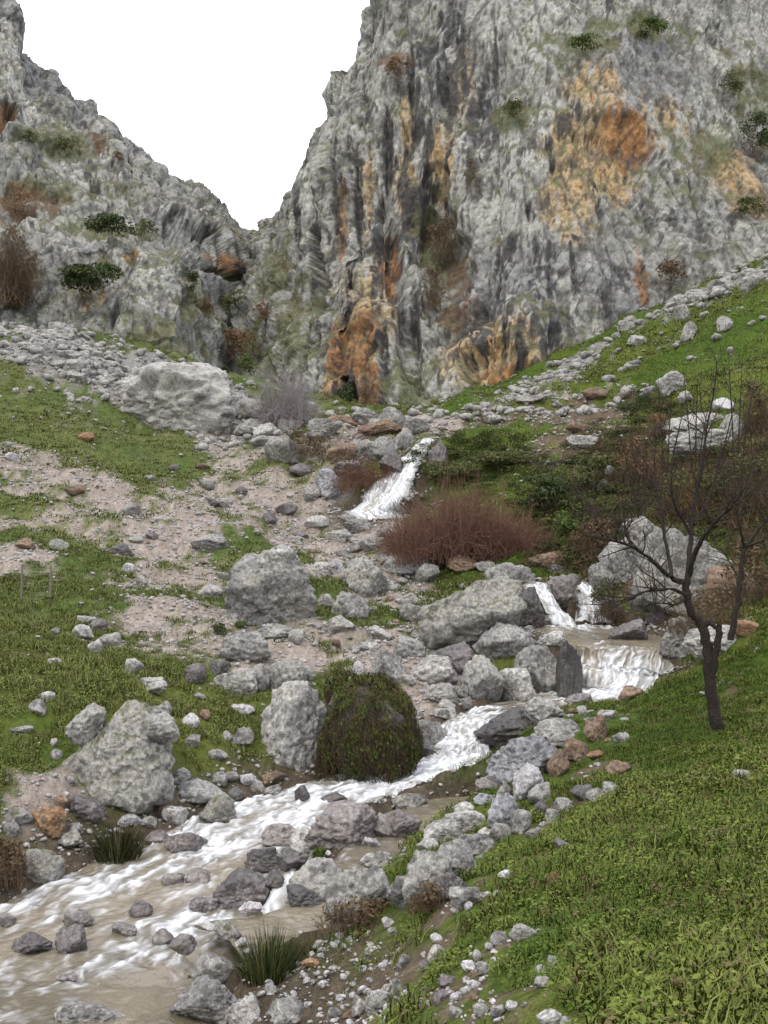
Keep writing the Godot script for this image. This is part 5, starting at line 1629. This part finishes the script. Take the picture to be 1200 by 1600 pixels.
func build_trees() -> void:
	var r := RandomNumberGenerator.new()
	r.seed = 21
	var dark := Color(0.062, 0.05, 0.042)
	var D := 11.0
	var o := base("bare_tree", at(1121, 1143, D))
	tag(o, "small bare dark tree with forked trunk on the right grass bank", "tree")
	var t := Bag.new()
	limb(t, [[1124, 1160, D, 0.13], [1120, 1130, D, 0.105], [1111, 1069, D, 0.092], [1106, 1018, D, 0.085], [1097, 978, D, 0.075], [1080, 955, D, 0.068], [1073, 925, D, 0.062], [1073, 905, D, 0.055]], 9, dark, r, o.position, 0.68)
	limb(t, [[1111, 1060, D, 0.07], [1119, 1020, D - 0.05, 0.062], [1124, 985, D - 0.08, 0.056], [1122, 975, D - 0.08, 0.03]], 8, dark, r, o.position, 0.68)
	limb(t, [[1096, 980, D, 0.06], [1108, 972, D - 0.02, 0.05], [1118, 982, D - 0.05, 0.03]], 7, dark, r, o.position, 0.68)
	put("trunk", bag_mesh(t), mat.bark, o)
	var limbs := [
		[[1073, 912, D, 0.05], [1045, 900, D - 0.1, 0.036], [1019, 876, D - 0.25, 0.03], [990, 856, D - 0.35, 0.025], [960, 845, D - 0.5, 0.018], [909, 835, D - 0.7, 0.008]],
		[[1050, 902, D - 0.1, 0.034], [1046, 877, D + 0.1, 0.03], [1037, 832, D + 0.25, 0.024], [1030, 790, D + 0.4, 0.018], [1023, 740, D + 0.5, 0.013], [1024, 680, D + 0.5, 0.006]],
		[[1074, 905, D, 0.05], [1077, 870, D + 0.1, 0.042], [1080, 832, D + 0.2, 0.036], [1086, 780, D + 0.3, 0.03], [1097, 730, D + 0.3, 0.024], [1104, 670, D + 0.35, 0.018], [1116, 610, D + 0.4, 0.011], [1120, 565, D + 0.4, 0.006]],
		[[1076, 900, D, 0.048], [1085, 868, D - 0.15, 0.038], [1097, 842, D - 0.3, 0.032], [1118, 815, D - 0.45, 0.026], [1145, 789, D - 0.6, 0.018], [1165, 760, D - 0.7, 0.008]],
		[[1080, 835, D + 0.2, 0.026], [1062, 805, D + 0.1, 0.02], [1050, 775, D, 0.015], [1050, 730, D - 0.1, 0.008]],
		[[1073, 930, D, 0.04], [1050, 921, D - 0.25, 0.024], [1010, 924, D - 0.5, 0.018], [980, 938, D - 0.7, 0.013], [944, 957, D - 0.9, 0.006]],
		[[1085, 820, D + 0.2, 0.022], [1110, 770, D + 0.4, 0.018], [1128, 710, D + 0.5, 0.013], [1150, 622, D + 0.6, 0.006]],
		[[990, 856, D - 0.35, 0.018], [978, 835, D - 0.3, 0.014], [975, 810, D - 0.3, 0.006]],
		[[1072, 936, D, 0.024], [1055, 945, D - 0.2, 0.016], [1030, 942, D - 0.4, 0.012], [1000, 950, D - 0.5, 0.005]]]
	for l in limbs:
		var b := Bag.new()
		var line := limb(b, l, 6, dark, r, o.position, 0.74)
		twigs(b, line, 9 + l.size(), 0.75, r, Color(0.085, 0.065, 0.052))
		put("branch", bag_mesh(b), mat.bark, o)
	# the second tree, cut by the frame
	D = 14.0
	var p := base("bare_tree", at(1150, 985, D))
	tag(p, "second bare dark tree at the right frame edge behind the forked one", "tree")
	var u := Bag.new()
	limb(u, [[1140, 1000, D, 0.11], [1150, 955, D, 0.1], [1156, 910, D, 0.09], [1161, 870, D, 0.08], [1166, 852, D, 0.07]], 8, dark, r, p.position, 0.45)
	put("trunk", bag_mesh(u), mat.bark, p)
	for l in [[[1165, 856, D, 0.06], [1185, 828, D, 0.052], [1198, 812, D, 0.048], [1212, 775, D, 0.04], [1235, 700, D, 0.02]], [[1163, 856, D, 0.05], [1156, 825, D - 0.2, 0.035], [1149, 790, D - 0.3, 0.026], [1140, 768, D - 0.4, 0.015], [1128, 745, D - 0.4, 0.006]],
			[[1166, 853, D, 0.05], [1190, 845, D - 0.1, 0.04], [1230, 820, D - 0.2, 0.03], [1290, 780, D - 0.2, 0.012]], [[1152, 900, D, 0.03], [1135, 870, D + 0.1, 0.022], [1122, 850, D + 0.2, 0.008]], [[1149, 790, D - 0.3, 0.018], [1152, 772, D - 0.3, 0.013], [1160, 745, D - 0.3, 0.005]]]:
		var b := Bag.new()
		var line := limb(b, l, 6, dark, r, p.position, 0.45)
		twigs(b, line, 7, 0.7, r, Color(0.085, 0.065, 0.052))
		put("branch", bag_mesh(b), mat.bark, p)
	# whippy saplings between the trees and the slope
	var names := ["thin bare sapling standing above the pale upper block", "thin bare sapling in front of the layered outcrop's left end", "thin bare sapling in front of the layered outcrop's middle", "tall thin bare sapling reaching the green slope, right of the tree's top", "thin bare sapling in the scrub near the right frame edge", "thin bare sapling leaning left over the green bush by the twin falls"]
	var spots := [[1005, 830, 985, 660, 17.0], [1040, 800, 1050, 590, 18.0], [1085, 790, 1090, 575, 19.0], [1150, 800, 1160, 545, 18.0], [1180, 790, 1192, 640, 18.0], [950, 850, 905, 750, 17.5]]
	for k in names.size():
		var s: Array = spots[k]
		s[4] = -land(s[0], s[1] + 15).z
		var q := base("sapling", at(s[0], s[1], s[4]))
		tag(q, names[k], "sapling", "saplings behind the forked tree")
		for m in 3:
			var b := Bag.new()
			var line := limb(b, [[s[0] + m * 3, s[1] + 20, s[4], 0.022], [lerpf(s[0], s[2], 0.4) + m * 8 - 8, lerpf(s[1], s[3], 0.4), s[4] + 0.2 * m, 0.017], [s[2] + m * 22 - 22, s[3] + m * 18, s[4] + 0.3 * m, 0.005]], 5, dark, r, q.position)
			twigs(b, line, 5, 0.6, r, Color(0.10, 0.075, 0.055), 0.2, 2)
			put("stem", bag_mesh(b), mat.bark, q)

func build_fence() -> void:
	var a := land(33, 940)
	var b := land(78, 942)
	var o := base("fence_panel", a)
	tag(o, "low wire fence panel on two thin posts in the grass", "fence")
	var k := -a.z / LENS
	var tall := 58 * k
	for q in [a, b]:
		var g := Bag.new()
		g.tube([q - a - Vector3(0, 0.1, 0), q - a + Vector3(0.01, tall, 0)], [0.022, 0.018], 6, Color(0.16, 0.14, 0.11))
		put("post", bag_mesh(g), mat.twig, o)
	for m in 6:
		var y := tall * (0.12 + 0.16 * m)
		var g := Bag.new()
		var mid := (b - a) * 0.5 + Vector3(0, y - 0.02, 0)
		g.tube([Vector3(0, y, 0), mid, b - a + Vector3(0, y, 0)], [0.004, 0.004, 0.004], 4, Color(0.16, 0.16, 0.14))
		put("wire", bag_mesh(g), mat.twig, o)

# ------------------------------------------------------------------ grass
func clover_mesh(r: RandomNumberGenerator, leaves: int, wide: float, tall: float, leaf: float) -> ArrayMesh:
	var g := Bag.new()
	for k in leaves:
		var t := r.randf() * TAU
		var o := Vector3(cos(t), 0, sin(t)) * sqrt(r.randf()) * wide + Vector3(0, tall * r.randf_range(0.25, 1.0), 0)
		var n := (Vector3(0, 1, 0) + rand_dir(r) * 0.65).normalized()
		var u := n.cross(rand_dir(r)).normalized()
		var v := n.cross(u)
		var s := leaf * r.randf_range(0.6, 1.25)
		var sh := r.randf_range(0.72, 1.2)
		g.quad(o - u * s, o + v * s * 0.62, o + u * s, o - v * s * 0.62, n, Color(sh, sh, sh * r.randf_range(0.8, 1.1)))
	return bag_mesh(g)

func blade_mesh(r: RandomNumberGenerator, blades: int, wide: float, tall: float, thick: float) -> ArrayMesh:
	var g := Bag.new()
	for k in blades:
		var t := r.randf() * TAU
		var s := Vector3(cos(t), 0, sin(t)) * sqrt(r.randf()) * wide
		var lean := rand_dir(r) * tall * 0.6
		lean.y = 0
		var h := tall * r.randf_range(0.5, 1.1)
		var side := Vector3(r.randfn(), 0, r.randfn()).normalized() * thick
		var sh := r.randf_range(0.7, 1.25)
		var n := (Vector3(0, 1.0, 0) + rand_dir(r) * 0.6).normalized()
		var m := s + lean * 0.35 + Vector3(0, h * 0.6, 0)
		var c := Color(sh, sh, sh)
		g.quad(s - side, s + side, m + side * 0.7, m - side * 0.7, n, c)
		g.tri(m - side * 0.7, m + side * 0.7, s + lean + Vector3(0, h * 0.9, 0), n, c)
	return bag_mesh(g)

func grass_layer(called: String, meshes: Array, count: int, near: float, far: float, power: float, size: float, deep: Color, light: Color, only_right: bool) -> void:
	var r := RandomNumberGenerator.new()
	r.seed = count
	var lists := []
	var tints := []
	for m in meshes:
		lists.append([])
		tints.append([])
	for k in count:
		var d := near + (far - near) * pow(r.randf(), power)
		var x := r.randf_range(-0.55, 0.55) * (d + 2.0)
		var z := -d
		var b := bareness(x, z)
		if b > 0.2 + r.randf() * 0.22: continue
		if d < 19.0 and clear.has(Vector2i(int(floor(x / 0.12)), int(floor(z / 0.12)))): continue
		var i := int((x - G0.x) / GS)
		var j := int((d - G0.y) / GS)
		if wet_near[j * GW + i] and to_water(x, d).x < 1.35 + r.randf() * 0.5: continue
		var g := hue.get_noise_2d(x, z) + patch2.get_noise_2d(x * 0.7, z * 0.7) * 0.6
		var lush := 1.0 if x > 0.12 * d - 1.9 and d < 16.0 else 0.0
		if only_right and lush < 0.5 and r.randf() < 0.35: continue
		var s := size * r.randf_range(0.6, 1.3) * (1.0 + 0.5 * g)
		var c := deep.lerp(light, clampf(0.45 + g * 0.9 + r.randfn() * 0.3, 0, 1))
		if lush < 0.5: c = c.lerp(Color(0.155, 0.175, 0.06), 0.5)
		if r.randf() < 0.07 + 0.12 * clampf(patch2.get_noise_2d(x * 0.5 + 9, z * 0.5) * 3.0, 0, 1): c = Color(0.13, 0.105, 0.05)
		var q := r.randi() % meshes.size()
		var y := ground(x, z)
		var bs := Basis.from_euler(Vector3(r.randf_range(-0.25, 0.25), r.randf() * TAU, r.randf_range(-0.25, 0.25))).scaled(Vector3.ONE * s)
		lists[q].append(Transform3D(bs, Vector3(x, y - 0.01, z)))
		tints[q].append(c)
	for q in meshes.size():
		scatter(called, meshes[q], mat.leaf, lists[q], tints[q])

func build_grass() -> void:
	var r := RandomNumberGenerator.new()
	r.seed = 3
	var clover := []
	for k in 3: clover.append(clover_mesh(r, 26, 0.09, 0.055, 0.0125))
	grass_layer("clover", clover, 60000, 2.2, 17.0, 0.62, 1.0, Color(0.058, 0.096, 0.016), Color(0.165, 0.2, 0.046), true)
	var blades := []
	for k in 3: blades.append(blade_mesh(r, 14, 0.07, 0.11, 0.0035))
	grass_layer("grass", blades, 60000, 2.2, 24.0, 0.7, 1.0, Color(0.065, 0.1, 0.018), Color(0.175, 0.198, 0.054), false)
	var far := []
	for k in 2: far.append(blade_mesh(r, 18, 0.24, 0.075, 0.012))
	grass_layer("grass", far, 46000, 17.0, 50.0, 0.75, 1.0, Color(0.08, 0.135, 0.02), Color(0.165, 0.195, 0.05), false)

# low scrub that covers the banks above the thicket and behind the trees
func build_scrub() -> void:
	var r := RandomNumberGenerator.new()
	r.seed = 8
	var dark := []
	for k in 3: dark.append(leaf_mesh(r, [[Vector3(0, 0.12, 0), Vector3(0.3, 0.22, 0.3)], [Vector3(0.15, 0.1, 0.1), Vector3(0.2, 0.16, 0.2)]], 230, 0.034, Color(0.7, 0.7, 0.7), Color(1.2, 1.2, 1.2)))
	var dry := []
	for k in 2: dry.append(twig_mesh(r, 26, Vector3(0.4, 0.28, 0.4), 0.006, Color(0.7, 0.7, 0.7), Color(1.3, 1.3, 1.3), 3))
	var places := [[680, 720], [720, 700], [760, 740], [800, 720], [840, 740], [880, 770], [900, 800], [840, 800], [860, 840], [920, 820], [940, 780], [900, 730], [960, 730], [700, 760], [740, 700], [980, 790], [1000, 770], [820, 690], [860, 690], [650, 720]]
	var brown := [[950, 880], [1000, 760], [1050, 760], [1100, 760], [1150, 740], [1180, 800], [1120, 800], [1060, 790], [1170, 700], [1000, 700], [1020, 640], [950, 700], [1180, 850], [930, 870], [870, 860], [960, 820], [1100, 730]]
	var a := [[], []]
	var at_ := [[], []]
	for k in 1300:
		var dry_one := 1 if k % 3 == 0 else 0
		var c: Array = (brown if dry_one or k % 3 == 1 else places)[r.randi() % 17]
		var q := land(c[0] + r.randfn() * 26.0, c[1] + r.randfn() * 18.0)
		if -q.z < 15.5 or -q.z > 44.0: continue
		var s := r.randf_range(0.6, 1.5)
		a[dry_one].append(Transform3D(Basis.from_euler(Vector3(r.randf_range(-0.3, 0.3), r.randf() * TAU, 0)).scaled(Vector3(s, s * 0.6, s)), q - Vector3(0, 0.05, 0)))
		var t := r.randf()
		at_[dry_one].append(Color(0.16, 0.10, 0.06).lerp(Color(0.075, 0.06, 0.035), t) if dry_one else Color(0.035, 0.05, 0.018).lerp(Color(0.105, 0.115, 0.035), t * t))
	scatter("undergrowth", dark[0], mat.leaf, a[0].slice(0, a[0].size() / 2), at_[0].slice(0, a[0].size() / 2))
	scatter("undergrowth", dark[1], mat.leaf, a[0].slice(a[0].size() / 2), at_[0].slice(a[0].size() / 2))
	scatter("dry_undergrowth", dry[0], mat.twig, a[1].slice(0, a[1].size() / 2), at_[1].slice(0, a[1].size() / 2))
	scatter("dry_undergrowth", dry[1], mat.twig, a[1].slice(a[1].size() / 2), at_[1].slice(a[1].size() / 2))

func _ready() -> void:
	rng.seed = 7
	var cam := Camera3D.new()
	cam.name = "camera"
	cam.position = eye
	cam.basis = look
	cam.fov = rad_to_deg(2.0 * atan(800.0 / LENS))
	cam.near = 0.05
	cam.far = 900.0
	cam.current = true
	add_child(cam)
	var e := Environment.new()
	e.background_mode = Environment.BG_SKY
	e.sky = Sky.new()
	var sm := ProceduralSkyMaterial.new()
	sm.sky_top_color = Color(0.93, 0.94, 1.0)
	sm.sky_horizon_color = Color(1.0, 1.0, 1.0)
	sm.sky_curve = 0.12
	sm.sky_energy_multiplier = 1.2
	sm.ground_bottom_color = Color(0.35, 0.36, 0.3)
	sm.ground_horizon_color = Color(0.6, 0.6, 0.58)
	e.sky.sky_material = sm
	e.tonemap_mode = Environment.TONE_MAPPER_LINEAR
	e.tonemap_exposure = 1.6
	e.sdfgi_enabled = true
	e.ssao_enabled = true
	e.ssil_enabled = true
	var we := WorldEnvironment.new()
	we.name = "environment"
	we.environment = e
	add_child(we)
	var sun := DirectionalLight3D.new()
	sun.name = "sun"
	sun.light_color = Color(1.0, 0.97, 0.93)
	sun.light_energy = 0.4
	sun.light_angular_distance = 25.0
	sun.shadow_enabled = true
	sun.rotation_degrees = Vector3(-58, -28, 0)
	add_child(sun)
	var t := Time.get_ticks_msec()
	make_materials()
	solve_ground()
	build_ground()
	print("ground ", Time.get_ticks_msec() - t)
	build_cliffs()
	print("cliffs ", Time.get_ticks_msec() - t)
	build_water()
	build_rocks()
	print("rocks ", Time.get_ticks_msec() - t)
	build_trees()
	build_ivy_dome()
	rush(418, 1492, 104, 96, 1000, "large tuft of dark green rushes at the stream's right edge", Color(0.03, 0.048, 0.018), Color(0.10, 0.115, 0.04))
	rush(185, 1312, 92, 66, 1000, "dark rush clump leaning over the water on the left bank", Color(0.02, 0.028, 0.013), Color(0.065, 0.062, 0.026))
	build_fence()
	build_bushes()
	print("plants ", Time.get_ticks_msec() - t)
	build_scrub()
	build_loose_stones()
	build_gravel()
	print("stones ", Time.get_ticks_msec() - t)
	build_grass()
	print("grass ", Time.get_ticks_msec() - t)
